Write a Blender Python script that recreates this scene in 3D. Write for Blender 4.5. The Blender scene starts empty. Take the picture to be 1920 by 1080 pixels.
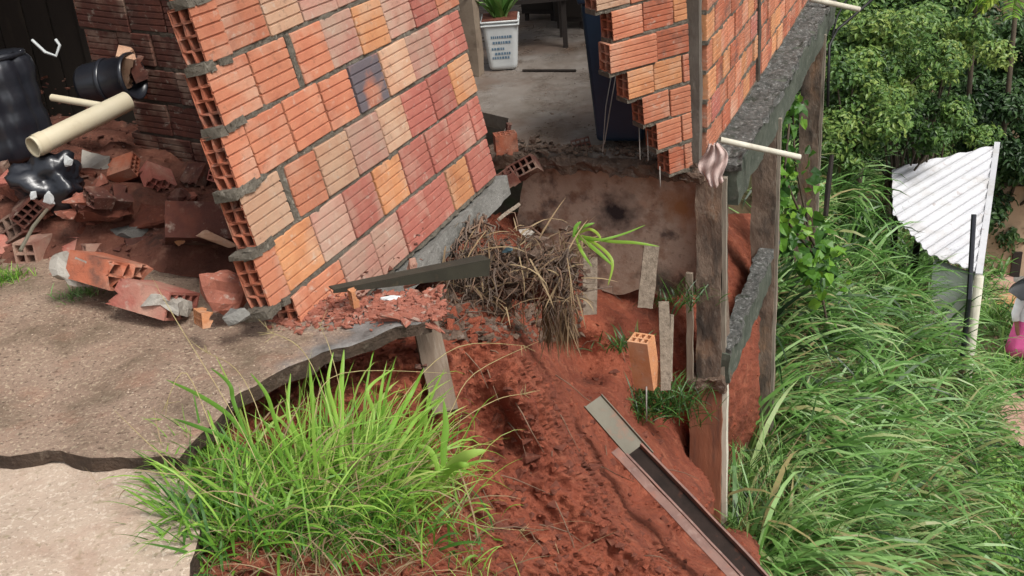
import bpy, bmesh, math, random
import numpy as np
from mathutils import Vector, Matrix, noise

# ------------------------------------------------------------------ camera, world, sun, exposure
sc = bpy.context.scene
COL = sc.collection
rnd = random.Random(7)
rng = np.random.default_rng(11)
FPX = 2080.0
TH, RO = math.radians(26), math.radians(5)
R0 = Vector((1, 0, 0)); U0 = Vector((0, math.sin(TH), math.cos(TH))); FW = Vector((0, math.cos(TH), -math.sin(TH)))
RT = math.cos(RO)*R0 - math.sin(RO)*U0
UP = math.sin(RO)*R0 + math.cos(RO)*U0
CAM = Vector((0, 0, 1.6))
cd = bpy.data.cameras.new('camera'); cam = bpy.data.objects.new('camera', cd); COL.objects.link(cam)
cam.matrix_world = Matrix(((RT.x, UP.x, -FW.x, CAM.x), (RT.y, UP.y, -FW.y, CAM.y), (RT.z, UP.z, -FW.z, CAM.z), (0, 0, 0, 1)))
cd.sensor_width = 36; cd.lens = 36*FPX/1920; cd.clip_start = .05; cd.clip_end = 600
sc.camera = cam
SUN_EL, SUN_AZ = 56, 135      # elevation, compass azimuth the light comes from
w = bpy.data.worlds.new('World'); sc.world = w; w.use_nodes = True
wn = w.node_tree; bg = wn.nodes['Background']
sky = wn.nodes.new('ShaderNodeTexSky'); sky.sky_type = 'NISHITA'; sky.sun_disc = False
sky.sun_elevation = math.radians(SUN_EL); sky.sun_rotation = math.radians(SUN_AZ)
sky.air_density = 1; sky.dust_density = 4; sky.ozone_density = 1
hs = wn.nodes.new('ShaderNodeHueSaturation'); hs.inputs['Saturation'].default_value = .3
wn.links.new(sky.outputs[0], hs.inputs['Color']); wn.links.new(hs.outputs[0], bg.inputs[0])
bg.inputs[1].default_value = .115
sd = bpy.data.lights.new('sun', 'SUN'); sd.energy = 1.75; sd.angle = math.radians(18); sd.color = (1, .97, .92)
so = bpy.data.objects.new('sun', sd); COL.objects.link(so)
_a = math.radians(SUN_AZ); _e = math.radians(SUN_EL)
sdir = Vector((math.sin(_a)*math.cos(_e), math.cos(_a)*math.cos(_e), math.sin(_e)))
so.rotation_euler = sdir.to_track_quat('Z', 'Y').to_euler()
sc.view_settings.view_transform = 'Standard'; sc.view_settings.look = 'None'
sc.view_settings.exposure = .62; sc.view_settings.gamma = 1
try: sc.view_settings.use_curve_mapping = False
except Exception: pass

# ------------------------------------------------------------------ geometry helpers
def ray(x, y): return float((x-960)/FPX)*RT + float((540-y)/FPX)*UP + FW
def P(x, y, Z): return CAM + ray(x, y)*float(Z)
def PZ(x, y, z):
    r = ray(x, y); return CAM + r*((z-CAM.z)/r.z)
def PP(x, y, o, n):
    r = ray(x, y); return CAM + r*(((o-CAM).dot(n))/r.dot(n))
def proj(p):
    d = Vector(p)-CAM; z = d.dot(FW); return 960+FPX*d.dot(RT)/z, 540-FPX*d.dot(UP)/z, z
def frame(o, x, z):
    x = x.normalized(); y = z.cross(x).normalized(); z = x.cross(y).normalized()
    return Matrix(((x.x, y.x, z.x, o.x), (x.y, y.y, z.y, o.y), (x.z, y.z, z.z, o.z), (0, 0, 0, 1)))
def T(v): return Matrix.Translation(Vector(v))
def RX(a): return Matrix.Rotation(math.radians(a), 4, 'X')
def RY(a): return Matrix.Rotation(math.radians(a), 4, 'Y')
def RZ(a): return Matrix.Rotation(math.radians(a), 4, 'Z')

def tag(o, label=None, cat=None, group=None, kind=None):
    if label: o['label'] = label
    if cat: o['category'] = cat
    if group: o['group'] = group
    if kind: o['kind'] = kind
    return o
def thing(name, label, cat, M=None, group=None):
    o = bpy.data.objects.new(name, None); COL.objects.link(o); o.empty_display_size = .1
    if M is not None: o.matrix_world = M
    return tag(o, label, cat, group)
def ob(name, me, mat=None, parent=None, M=None):
    o = bpy.data.objects.new(name, me); COL.objects.link(o)
    if mat is not None and len(me.materials) == 0: me.materials.append(mat)
    elif mat is not None and me.materials[0] != mat:
        o.material_slots[0].link = 'OBJECT'; o.material_slots[0].material = mat
    if parent is not None: o.parent = parent
    if M is not None: o.matrix_local = M
    return o
def npmesh(name, V, F, tint=None, smooth=False):
    """V (n,3), F (m,k) with k constant"""
    V = np.asarray(V, dtype=np.float32); F = np.asarray(F, dtype=np.int32)
    me = bpy.data.meshes.new(name); m, k = F.shape
    me.vertices.add(len(V)); me.vertices.foreach_set('co', V.ravel())
    me.loops.add(m*k); me.loops.foreach_set('vertex_index', F.ravel())
    me.polygons.add(m); me.polygons.foreach_set('loop_start', np.arange(0, m*k, k, dtype=np.int32))
    try: me.polygons.foreach_set('loop_total', np.full(m, k, dtype=np.int32))
    except Exception: pass
    me.polygons.foreach_set('use_smooth', np.full(m, smooth, dtype=bool))
    if tint is not None:
        at = me.attributes.new('tint', 'FLOAT', 'POINT'); at.data.foreach_set('value', np.asarray(tint, dtype=np.float32))
    me.update(); me.validate(); return me

class MB:
    def __init__(s): s.v = []; s.f = []
    def add(s, vs, fs, M=None):
        b = len(s.v)
        for p in vs:
            p = Vector(p); s.v.append(M @ p if M is not None else p)
        s.f += [tuple(i+b for i in f) for f in fs]; return s
    def box(s, x0, x1, y0, y1, z0, z1, M=None, jit=0):
        vs = [(x, y, z) for x in (x0, x1) for y in (y0, y1) for z in (z0, z1)]
        if jit: vs = [tuple(c+rnd.uniform(-jit, jit) for c in v) for v in vs]
        return s.add(vs, [(0, 1, 3, 2), (4, 6, 7, 5), (0, 4, 5, 1), (2, 3, 7, 6), (0, 2, 6, 4), (1, 5, 7, 3)], M)
    def tube(s, pts, r, n=8, cap=True):
        pts = [Vector(p) for p in pts]; m = len(pts)
        rs = r if isinstance(r, (list, tuple)) else [r]*m
        b = len(s.v); ref = None
        for i, p in enumerate(pts):
            d = (pts[min(i+1, m-1)]-pts[max(i-1, 0)]).normalized()
            if ref is None: ref = d.orthogonal().normalized()
            ref = (ref - d*ref.dot(d)).normalized(); q = d.cross(ref)
            for k in range(n):
                a = 2*math.pi*k/n; s.v.append(p+(ref*math.cos(a)+q*math.sin(a))*rs[i])
        for i in range(m-1):
            for k in range(n):
                k2 = (k+1) % n; s.f.append((b+i*n+k, b+i*n+k2, b+(i+1)*n+k2, b+(i+1)*n+k))
        if cap:
            s.f.append(tuple(b+k for k in range(n-1, -1, -1))); s.f.append(tuple(b+(m-1)*n+k for k in range(n)))
        return s
    def lathe(s, prof, n=24, M=None, fn=None):
        vs = []
        for r, z in prof:
            for k in range(n):
                a = 2*math.pi*k/n; rr = r*(fn(a, z) if fn else 1); vs.append((rr*math.cos(a), rr*math.sin(a), z))
        fs = [(i*n+k, i*n+(k+1) % n, (i+1)*n+(k+1) % n, (i+1)*n+k) for i in range(len(prof)-1) for k in range(n)]
        return s.add(vs, fs, M)
    def profile(s, prof, x0, x1, M=None, segs=1, caps=True):
        """closed 2D profile in (y,z) extruded along x"""
        n = len(prof); vs = []
        for i in range(segs+1):
            x = x0+(x1-x0)*i/segs; vs += [(x, y, z) for y, z in prof]
        fs = [(i*n+k, (i+1)*n+k, (i+1)*n+(k+1) % n, i*n+(k+1) % n) for i in range(segs) for k in range(n)]
        if caps: fs += [tuple(range(n)), tuple(segs*n+k for k in range(n-1, -1, -1))]
        return s.add(vs, fs, M)
    def mesh(s, name, smooth=False):
        me = bpy.data.meshes.new(name); me.from_pydata([tuple(v) for v in s.v], [], s.f)
        if smooth: me.polygons.foreach_set('use_smooth', [True]*len(me.polygons))
        bm = bmesh.new(); bm.from_mesh(me); bmesh.ops.recalc_face_normals(bm, faces=bm.faces); bm.to_mesh(me); bm.free()
        me.update(); return me
    def ob(s, name, mat, parent=None, smooth=False, M=None, origin=None):
        if origin is not None:
            o = Vector(origin); s.v = [v-o for v in s.v]; M = T(o)
        return ob(name, s.mesh(name, smooth), mat, parent, M)
def fbm(p, sc_=1.0, o=4): return noise.fractal(Vector(p)*sc_, 1.0, 2.0, o)
def rough(me, amp, scale, sub=0, seed=0, flat=True):
    bm = bmesh.new(); bm.from_mesh(me)
    if sub: bmesh.ops.subdivide_edges(bm, edges=bm.edges, cuts=sub, use_grid_fill=True)
    bm.normal_update()
    for v in bm.verts:
        q = v.co*scale+Vector((seed, seed*.7, 3))
        v.co += Vector((noise.noise(q), noise.noise(q+Vector((9, 0, 0))), noise.noise(q+Vector((0, 9, 0)))))*amp
    for f in bm.faces: f.smooth = not flat
    bm.to_mesh(me); bm.free(); return me
def roughbox(mb, name, mat, parent=None, amp=.01, scale=8, maxlen=.08, seed=0, M=None, flat=False):
    me = mb.mesh(name); bm = bmesh.new(); bm.from_mesh(me)
    for e in bm.edges:
        if len(e.link_faces) == 2 and e.calc_face_angle(0) > .6: e.smooth = False
    for _ in range(6):
        es = [e for e in bm.edges if e.calc_length() > maxlen]
        if not es: break
        bmesh.ops.subdivide_edges(bm, edges=es, cuts=1, use_grid_fill=True)
    bmesh.ops.remove_doubles(bm, verts=bm.verts, dist=1e-5)
    for v in bm.verts:
        q = v.co*scale+Vector((seed*3.1, seed*.7, 3))
        v.co += Vector((noise.noise(q), noise.noise(q+Vector((9, 0, 0))), noise.noise(q+Vector((0, 9, 0)))))*amp
        q = v.co*scale*4
        v.co += Vector((noise.noise(q), noise.noise(q+Vector((9, 0, 0))), noise.noise(q+Vector((0, 9, 0)))))*amp*.35
    for f in bm.faces: f.smooth = not flat
    bm.to_mesh(me); bm.free(); return ob(name, me, mat, parent, M)
def chunk_mesh(name, sx, sy, sz, n=16, seed=0):
    r = random.Random(seed); bm = bmesh.new()
    for _ in range(n):
        bm.verts.new((r.uniform(-1, 1)*sx, r.uniform(-1, 1)*sy, r.uniform(-1, 1)*sz))
    g = bmesh.ops.convex_hull(bm, input=bm.verts)
    for v in [v for v in bm.verts if not v.link_faces]: bm.verts.remove(v)
    bmesh.ops.subdivide_edges(bm, edges=bm.edges, cuts=2, use_grid_fill=True)
    m = min(sx, sy, sz)
    for v in bm.verts:
        q = v.co/m*1.1+Vector((seed, 0, 0)); v.co += Vector((noise.noise(q), noise.noise(q+Vector((7, 0, 0))), noise.noise(q+Vector((0, 7, 0)))))*m*.28
    me = bpy.data.meshes.new(name); bm.to_mesh(me); bm.free(); return me
def tps(pts, vals, smooth=1e-4):
    X = np.array(pts, float); y = np.array(vals, float); n = len(X); s = np.abs(X).max()
    Xn = X/s
    def K(A, B):
        d = np.sqrt(((A[:, None]-B[None])**2).sum(-1)); return np.where(d > 0, d*d*np.log(d+1e-12), 0)
    A = np.zeros((n+3, n+3)); A[:n, :n] = K(Xn, Xn)+smooth*np.eye(n); A[:n, n] = 1; A[:n, n+1:] = Xn; A[n, :n] = 1; A[n+1:, :n] = Xn.T
    c = np.linalg.solve(A, np.concatenate([y, [0, 0, 0]]))
    def f(Q):
        Q = np.array(Q, float)/s; out = np.empty(len(Q))
        for i in range(0, len(Q), 20000):
            q = Q[i:i+20000]; out[i:i+20000] = K(q, Xn)@c[:n]+c[n]+q@c[n+1:]
        return out
    return f
def vnoise(V, s, o=4):   # python noise over an array
    return np.array([noise.fractal(Vector(p)*s, 1.0, 2.0, o) for p in V])

# ------------------------------------------------------------------ materials
def nd(nt, t, **kw):
    n = nt.nodes.new(t)
    for k, v in kw.items():
        if k in n.inputs: n.inputs[k].default_value = v
        else: setattr(n, k, v)
    return n
def mixc(nt, fac, a, b, mode='MIX'):
    m = nt.nodes.new('ShaderNodeMix'); m.data_type = 'RGBA'; m.blend_type = mode
    for sock, v in ((m.inputs[0], fac), (m.inputs[6], a), (m.inputs[7], b)):
        if hasattr(v, 'default_value') or hasattr(v, 'is_linked'): nt.links.new(v, sock)
        elif isinstance(v, (int, float)): sock.default_value = v
        else: sock.default_value = (*v, 1) if len(v) == 3 else v
    return m.outputs[2]
def ramp(nt, src, lo, hi):
    r = nt.nodes.new('ShaderNodeMapRange'); r.inputs[1].default_value = lo; r.inputs[2].default_value = hi
    nt.links.new(src, r.inputs[0]); return r.outputs[0]
def pmat(name, c1, c2, s=8, layers=(), rough=.85, bump=.3, bs=60, bump2=0, bs2=8, rvar=0, stretch=(1, 1, 1), detail=6, spec=.3, roughvar=None, randoff=True, metallic=0):
    """c1/c2 mixed by noise at scale s; layers = [(colour, scale, lo, hi, strength)]; rvar = brightness change per object"""
    m = bpy.data.materials.new(name); m.use_nodes = True; nt = m.node_tree
    b = nt.nodes['Principled BSDF']
    tc = nt.nodes.new('ShaderNodeTexCoord'); mp = nt.nodes.new('ShaderNodeMapping'); mp.inputs['Scale'].default_value = stretch
    nt.links.new(tc.outputs['Object'], mp.inputs[0]); vec = mp.outputs[0]
    oi = nt.nodes.new('ShaderNodeObjectInfo')
    if randoff:
        va = nt.nodes.new('ShaderNodeVectorMath'); va.operation = 'MULTIPLY_ADD'
        cx = nt.nodes.new('ShaderNodeCombineXYZ')
        for i, k in enumerate((37.0, 91.0, 53.0)):
            mm = nt.nodes.new('ShaderNodeMath'); mm.operation = 'MULTIPLY'; mm.inputs[1].default_value = k; nt.links.new(oi.outputs['Random'], mm.inputs[0]); nt.links.new(mm.outputs[0], cx.inputs[i])
        va.inputs[1].default_value = (1, 1, 1); nt.links.new(vec, va.inputs[0]); nt.links.new(cx.outputs[0], va.inputs[2]); vec = va.outputs[0]
    def nz(scale, det=detail, ro=.6):
        n = nd(nt, 'ShaderNodeTexNoise'); n.inputs['Scale'].default_value = scale; n.inputs['Detail'].default_value = det; n.inputs['Roughness'].default_value = ro
        nt.links.new(vec, n.inputs['Vector']); return n.outputs[0]
    c = mixc(nt, ramp(nt, nz(s), .3, .7), c1, c2)
    for L in layers:
        col, ss, lo, hi, st = L
        mm = nt.nodes.new('ShaderNodeMath'); mm.operation = 'MULTIPLY'; mm.inputs[1].default_value = st
        nt.links.new(ramp(nt, nz(ss), lo, hi), mm.inputs[0]); c = mixc(nt, mm.outputs[0], c, col)
    if rvar:
        hv = nt.nodes.new('ShaderNodeHueSaturation'); r = nt.nodes.new('ShaderNodeMapRange')
        r.inputs[3].default_value = 1-rvar; r.inputs[4].default_value = 1+rvar; nt.links.new(oi.outputs['Random'], r.inputs[0])
        nt.links.new(r.outputs[0], hv.inputs['Value']); nt.links.new(c, hv.inputs['Color']); c = hv.outputs[0]
    nt.links.new(c, b.inputs['Base Color']); b.inputs['Roughness'].default_value = rough; b.inputs['Metallic'].default_value = metallic
    b.inputs['Specular IOR Level'].default_value = spec
    if roughvar:
        r = nt.nodes.new('ShaderNodeMapRange'); r.inputs[1].default_value = .4; r.inputs[2].default_value = .62; r.inputs[3].default_value = roughvar[0]; r.inputs[4].default_value = roughvar[1]
        nt.links.new(nz(roughvar[2], 3), r.inputs[0]); nt.links.new(r.outputs[0], b.inputs['Roughness'])
    if bump:
        bp = nt.nodes.new('ShaderNodeBump'); bp.inputs['Strength'].default_value = bump; bp.inputs['Distance'].default_value = .01
        h = nz(bs, 8, .7)
        nt.links.new(h, bp.inputs['Height'])
        if bump2:
            b2 = nt.nodes.new('ShaderNodeBump'); b2.inputs['Strength'].default_value = bump2; b2.inputs['Distance'].default_value = .03
            nt.links.new(nz(bs2), b2.inputs['Height']); nt.links.new(b2.outputs[0], bp.inputs['Normal'])
        nt.links.new(bp.outputs[0], b.inputs['Normal'])
    return m
def leafmat(name, stops, trans=.35, rough=.5, spec=.35):
    m = bpy.data.materials.new(name); m.use_nodes = True; nt = m.node_tree; b = nt.nodes['Principled BSDF']
    at = nt.nodes.new('ShaderNodeAttribute'); at.attribute_name = 'tint'
    cr = nt.nodes.new('ShaderNodeValToRGB'); el = cr.color_ramp.elements
    el[0].position = 0; el[1].position = 1
    for i in range(len(stops)-2): el.new((i+1)/(len(stops)-1))
    for i, c in enumerate(stops): el[i].color = (*c, 1)
    nt.links.new(at.outputs['Fac'], cr.inputs[0]); nt.links.new(cr.outputs[0], b.inputs['Base Color'])
    b.inputs['Roughness'].default_value = rough; b.inputs['Specular IOR Level'].default_value = spec
    tr = nt.nodes.new('ShaderNodeBsdfTranslucent'); nt.links.new(cr.outputs[0], tr.inputs[0])
    mx = nt.nodes.new('ShaderNodeMixShader'); mx.inputs[0].default_value = trans
    nt.links.new(b.outputs[0], mx.inputs[1]); nt.links.new(tr.outputs[0], mx.inputs[2])
    nt.links.new(mx.outputs[0], nt.nodes['Material Output'].inputs[0]); return m

def brickmat(n, a, b, extra=()):
    return pmat('clay_'+n, a, b, 7, [((.52, .40, .30), 5, .50, .72, .5), ((.26, .085, .05), 8, .52, .72, .45), ((.50, .44, .36), 26, .60, .72, .5), ((.10, .06, .045), 34, .60, .76, .6)]+list(extra), rough=.88, bump=.5, bs=70, rvar=.13)
BM = {
 'S': brickmat('salmon', (.50, .205, .115), (.42, .145, .082)),
 'O': brickmat('orange', (.56, .27, .13), (.46, .19, .085)),
 'T': brickmat('tan', (.50, .33, .22), (.46, .25, .155)),
 'R': brickmat('red', (.42, .15, .11), (.34, .105, .08)),
 'P': brickmat('pink_grey', (.44, .21, .16), (.40, .27, .20)),
 'K': brickmat('smoke_stained', (.40, .15, .09), (.34, .14, .09), [((.085, .095, .115), 7, .40, .56, .85)]),
 'D': brickmat('dusty_shaded', (.13, .046, .033), (.08, .034, .026)),  # dusty clay; shade of the covered left side is mixed into the colour
 'W': brickmat('weathered', (.44, .14, .075), (.33, .10, .055), [((.08, .06, .05), 9, .52, .66, .7)]),
}
M_mortar = pmat('mortar', (.19, .165, .13), (.095, .08, .06), 20, [((.36, .32, .26), 40, .56, .7, .7)], bump=.9, bs=90, bump2=.8, bs2=30)
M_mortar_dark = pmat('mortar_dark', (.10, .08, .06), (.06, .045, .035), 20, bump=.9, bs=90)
M_conc = pmat('grey_concrete', (.22, .21, .19), (.14, .135, .12), 6, [((.34, .33, .30), 30, .58, .7, .5), ((.06, .06, .05), 12, .58, .75, .6)], bump=.6, bs=60, bump2=.4, bs2=15)
M_conc_light = pmat('pale_concrete', (.42, .39, .34), (.30, .27, .23), 9, [((.14, .08, .05), 14, .56, .7, .7)], bump=.7, bs=50)
M_moss = pmat('mossy_mortar', (.18, .175, .16), (.055, .058, .052), 22, [((.36, .36, .34), 38, .54, .66, .8), ((.035, .045, .02), 11, .55, .7, .6)], bump=1, bs=50, bump2=.9, bs2=25)
M_beamside = pmat('damp_beam_face', (.10, .11, .085), (.045, .055, .042), 7, [((.20, .20, .17), 22, .55, .7, .5)], bump=.5, bs=50)
M_post = pmat('concrete_post', (.17, .15, .125), (.10, .085, .07), 8, [((.28, .26, .22), 25, .58, .7, .5)], bump=.6, bs=60, stretch=(1, 1, .4))
M_pillar = pmat('stained_pillar', (.23, .165, .12), (.12, .09, .07), 7, [((.30, .15, .07), 5, .54, .7, .6), ((.04, .035, .03), 7, .52, .66, .8), ((.30, .26, .21), 22, .58, .68, .5)], bump=.9, bs=45, bump2=.6, bs2=14, stretch=(1, 1, .45))
M_pillar_red = pmat('red_stained_pillar', (.25, .10, .055), (.15, .07, .045), 7, [((.08, .05, .04), 12, .52, .68, .8)], bump=.6, bs=40, stretch=(1, 1, .15))
M_edgewood = pmat('pale_edge', (.33, .29, .23), (.19, .16, .125), 12, [((.08, .07, .055), 20, .56, .7, .7)], bump=.5, bs=60, stretch=(1, 1, .1))
M_white_edge = pmat('limewashed_edge', (.62, .60, .50), (.45, .42, .33), 12, [((.2, .15, .1), 20, .6, .75, .5)], bump=.3, bs=60, stretch=(1, 1, .15))
M_found = pmat('foundation_render', (.52, .41, .32), (.37, .28, .21), 3.2, [((.40, .19, .09), 3.5, .56, .72, .6), ((.10, .07, .06), 4.2, .53, .63, .9), ((.24, .13, .08), 9, .5, .62, .6), ((.42, .35, .28), 16, .6, .74, .5), ((.10, .07, .05), 30, .58, .7, .5)], bump=.4, bs=60, bump2=.3, bs2=12)
M_slab = pmat('damp_floor', (.23, .20, .175), (.14, .112, .09), 2.2, [((.30, .275, .25), 5, .5, .7, .5), ((.08, .05, .035), 9, .58, .72, .6), ((.12, .07, .045), 1.6, .5, .62, .55)], rough=.4, bump=.25, bs=60, roughvar=(.22, .6, 4), spec=.5, randoff=False)
M_slabedge = pmat('broken_slab_edge', (.18, .12, .085), (.085, .055, .04), 14, [((.30, .25, .21), 30, .56, .7, .6)], bump=1, bs=60, bump2=.8, bs2=22)
M_slabunder = pmat('slab_shadow_face', (.10, .065, .045), (.05, .035, .026), 14, [((.20, .16, .12), 30, .58, .7, .6)], bump=1, bs=60, bump2=.8, bs2=22)  # slab sides coloured dark to draw the shadow along the edge and gap
M_soil = pmat('red_soil', (.285, .078, .040), (.185, .048, .027), 5, [((.38, .135, .075), 11, .55, .7, .65), ((.09, .035, .022), 3.5, .58, .74, .8), ((.42, .17, .095), 70, .60, .70, .5)], rough=.95, bump=1, bs=55, bump2=.9, bs2=16, randoff=False)
M_soil_clod = pmat('soil_clod', (.18, .056, .033), (.10, .034, .023), 20, [((.35, .16, .1), 50, .58, .7, .5)], rough=.95, bump=.9, bs=70)  # clods darkened in colour to stand for shade on the rubble
M_rubsoil = pmat('rubble_soil', (.20, .075, .048), (.11, .045, .03), 7, [((.30, .15, .10), 22, .55, .7, .6), ((.04, .025, .02), 6, .57, .7, .8)], rough=.95, bump=1, bs=50, bump2=.8, bs2=18, randoff=False)  # tone lowered in place of shade that the roof doesn't give
M_wood = pmat('weathered_wood', (.20, .15, .11), (.12, .085, .06), 20, [((.32, .27, .21), 30, .56, .7, .5)], bump=.6, bs=60, stretch=(.15, 1, 1))
M_wood_pale = pmat('pale_splintered_wood', (.30, .245, .185), (.17, .135, .10), 30, [((.09, .07, .05), 40, .56, .7, .7)], bump=.8, bs=70, stretch=(1, 1, .12))
M_root = pmat('dry_roots', (.25, .165, .11), (.13, .075, .05), 12, bump=.4, bs=60)
M_pvc = pmat('cream_pvc', (.68, .62, .46), (.60, .52, .36), 4, [((.32, .22, .13), 7, .62, .78, .5)], rough=.45, bump=.05)
M_black = pmat('black_plastic', (.012, .013, .018), (.022, .024, .03), 6, [((.12, .10, .09), 9, .66, .8, .35)], rough=.28, bump=.15, bs=12, spec=.6)
M_bin = pmat('dark_blue_plastic', (.008, .024, .048), (.012, .032, .06), 5, [((.06, .06, .06), 9, .66, .8, .4)], rough=.38, bump=.05, spec=.5)
M_lid = pmat('bin_lid_plastic', (.045, .085, .10), (.03, .06, .075), 5, rough=.4, bump=.05, spec=.5)
M_white = pmat('white_plastic', (.62, .65, .64), (.50, .52, .52), 6, [((.25, .22, .18), 8, .6, .78, .6)], rough=.5, bump=.05)
M_darkmetal = pmat('dark_painted_steel', (.045, .042, .03), (.028, .026, .02), 9, [((.14, .10, .06), 18, .6, .75, .5)], rough=.5, bump=.2, bs=40)
M_rustrail = pmat('rusty_rail', (.22, .115, .085), (.13, .065, .05), 12, [((.27, .18, .145), 22, .55, .7, .6), ((.28, .085, .042), 10, .56, .7, .7)], rough=.6, bump=.3, bs=50, spec=.5)
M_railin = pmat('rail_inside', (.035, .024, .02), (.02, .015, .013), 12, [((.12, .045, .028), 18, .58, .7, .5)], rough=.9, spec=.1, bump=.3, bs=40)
M_greygutter = pmat('grey_gutter', (.17, .155, .115), (.12, .11, .08), 6, [((.30, .12, .07), 12, .58, .74, .5)], rough=.55, bump=.2, bs=40)
M_cloth = pmat('dirty_pink_cloth', (.62, .50, .46), (.46, .33, .29), 14, [((.16, .10, .08), 20, .56, .7, .6)], rough=.9, bump=.3, bs=60)
M_wire = pmat('wire', (.30, .28, .25), (.22, .2, .18), 10, rough=.5, bump=0)
M_cable = pmat('black_cable', (.012, .012, .012), (.02, .02, .02), 10, rough=.5, bump=0)
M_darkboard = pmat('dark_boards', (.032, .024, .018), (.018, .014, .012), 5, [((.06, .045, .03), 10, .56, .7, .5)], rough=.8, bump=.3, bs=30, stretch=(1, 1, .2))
M_jamb = pmat('dirty_plaster', (.30, .24, .18), (.20, .15, .11), 5, [((.1, .07, .05), 9, .56, .7, .6)], bump=.3, bs=40)
M_dark = pmat('dark_furniture', (.025, .02, .018), (.035, .028, .024), 8, rough=.6, bump=.1)
M_roof = pmat('white_roof_sheet', (.60, .60, .61), (.50, .50, .52), 1.5, [((.36, .33, .29), 2.2, .50, .70, .6), ((.25, .16, .11), 7, .60, .72, .5)], rough=.5, bump=.05)
M_shedwall = pmat('limewashed_wall', (.80, .83, .82), (.70, .73, .72), 3, [((.25, .25, .15), 5, .56, .72, .6)], bump=.2)
M_creamwall = pmat('cream_wall', (.50, .37, .25), (.42, .30, .20), 2, [((.22, .16, .11), 4, .56, .72, .5)], bump=.2)
M_fibre = pmat('unseen_roof', (.10, .09, .08), (.07, .06, .05), 5, bump=.2)
M_debris = pmat('clay_crumbs', (.36, .13, .085), (.22, .08, .055), 30, [((.42, .33, .27), 40, .55, .66, .7)], bump=.5, bs=80)
G_tuft = leafmat('tuft_grass_leaf', [(.04, .12, .03), (.11, .26, .035), (.215, .41, .05), (.34, .55, .095), (.45, .48, .15)], .4, .45)
G_hill = leafmat('hill_grass_leaf', [(.018, .045, .010), (.05, .125, .022), (.11, .25, .048), (.185, .36, .09), (.29, .45, .165), (.33, .28, .12)], .3, .42, .5)
G_dry = leafmat('dry_grass_leaf', [(.13, .085, .045), (.26, .18, .10), (.36, .27, .15)], .2, .7)
G_cover = leafmat('ground_cover_leaf', [(.04, .10, .02), (.085, .20, .035), (.17, .33, .06), (.26, .42, .10)], .3, .45, .4)
G_bush = leafmat('bush_leaf', [(.018, .045, .012), (.045, .10, .024), (.09, .18, .04), (.165, .27, .06), (.26, .34, .08)], .25, .45, .4)
G_darktree = leafmat('dark_tree_leaf', [(.010, .028, .009), (.026, .062, .018), (.055, .115, .03), (.10, .17, .05)], .25, .45, .4)
G_bright = leafmat('bright_leaf', [(.08, .20, .025), (.16, .36, .04), (.27, .46, .06), (.40, .48, .07)], .4, .45)

def pavemat():
    m = pmat('gravelly_pavement', (.37, .265, .195), (.26, .175, .125), 2.2,
        [((.52, .41, .29), 95, .56, .61, .85), ((.12, .09, .055), 4.5, .50, .68, .6), ((.08, .05, .035), 80, .57, .66, .8), ((.34, .17, .11), 6, .55, .7, .4)], rough=.8, bump=.8, bs=110, bump2=.5, bs2=25, randoff=False, roughvar=(.5, .9, 3))
    nt = m.node_tree; b = nt.nodes['Principled BSDF']; old = b.inputs['Base Color'].links[0].from_socket
    # smooth grey cement screed along the broken end (a strip with its own outline)
    tc = nt.nodes.new('ShaderNodeTexCoord'); sx = nt.nodes.new('ShaderNodeSeparateXYZ'); nt.links.new(tc.outputs['Object'], sx.inputs[0])
    n = nd(nt, 'ShaderNodeTexNoise'); n.inputs['Scale'].default_value = 7; n.inputs['Detail'].default_value = 6; nt.links.new(tc.outputs['Object'], n.inputs['Vector'])
    def mth(op, a, c):
        q = nt.nodes.new('ShaderNodeMath'); q.operation = op
        for i, v in enumerate((a, c)):
            if isinstance(v, (int, float)): q.inputs[i].default_value = v
            else: nt.links.new(v, q.inputs[i])
        return q.outputs[0]
    # strip lies right of the line x + .55*(y-2.9) > -.72
    d = mth('ADD', mth('ADD', sx.outputs[0], mth('MULTIPLY', mth('SUBTRACT', sx.outputs[1], 2.9), -.25)), mth('MULTIPLY', mth('SUBTRACT', n.outputs[0], .5), .5))
    k = ramp(nt, d, -.72, -.58)
    n2 = nd(nt, 'ShaderNodeTexNoise'); n2.inputs['Scale'].default_value = 11; n2.inputs['Detail'].default_value = 8; nt.links.new(tc.outputs['Object'], n2.inputs['Vector'])
    grey = mixc(nt, ramp(nt, n2.outputs[0], .35, .65), (.25, .235, .22), (.12, .11, .10))
    nt.links.new(mixc(nt, k, old, grey), b.inputs['Base Color'])
    return m
M_pave = pavemat()
M_sand = pmat('sandy_concrete', (.50, .39, .30), (.41, .31, .235), 3, [((.66, .56, .45), 80, .55, .62, .7), ((.25, .21, .12), 34, .58, .68, .65), ((.34, .21, .15), 5, .54, .70, .6), ((.16, .12, .08), 90, .60, .68, .6)], rough=.9, bump=.6, bs=90, bump2=.3, bs2=14, randoff=False)
M_ground = pmat('hillside_earth', (.10, .055, .03), (.05, .045, .02), 1.2, [((.045, .075, .02), 3, .5, .65, .8)], rough=.95, bump=.8, bs=20, bump2=.6, bs2=4, randoff=False)
M_road = pmat('red_dirt_road', (.42, .27, .22), (.33, .18, .13), 1.2, [((.5, .36, .30), 6, .55, .7, .6)], rough=.9, bump=.4, bs=15, randoff=False)

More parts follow.
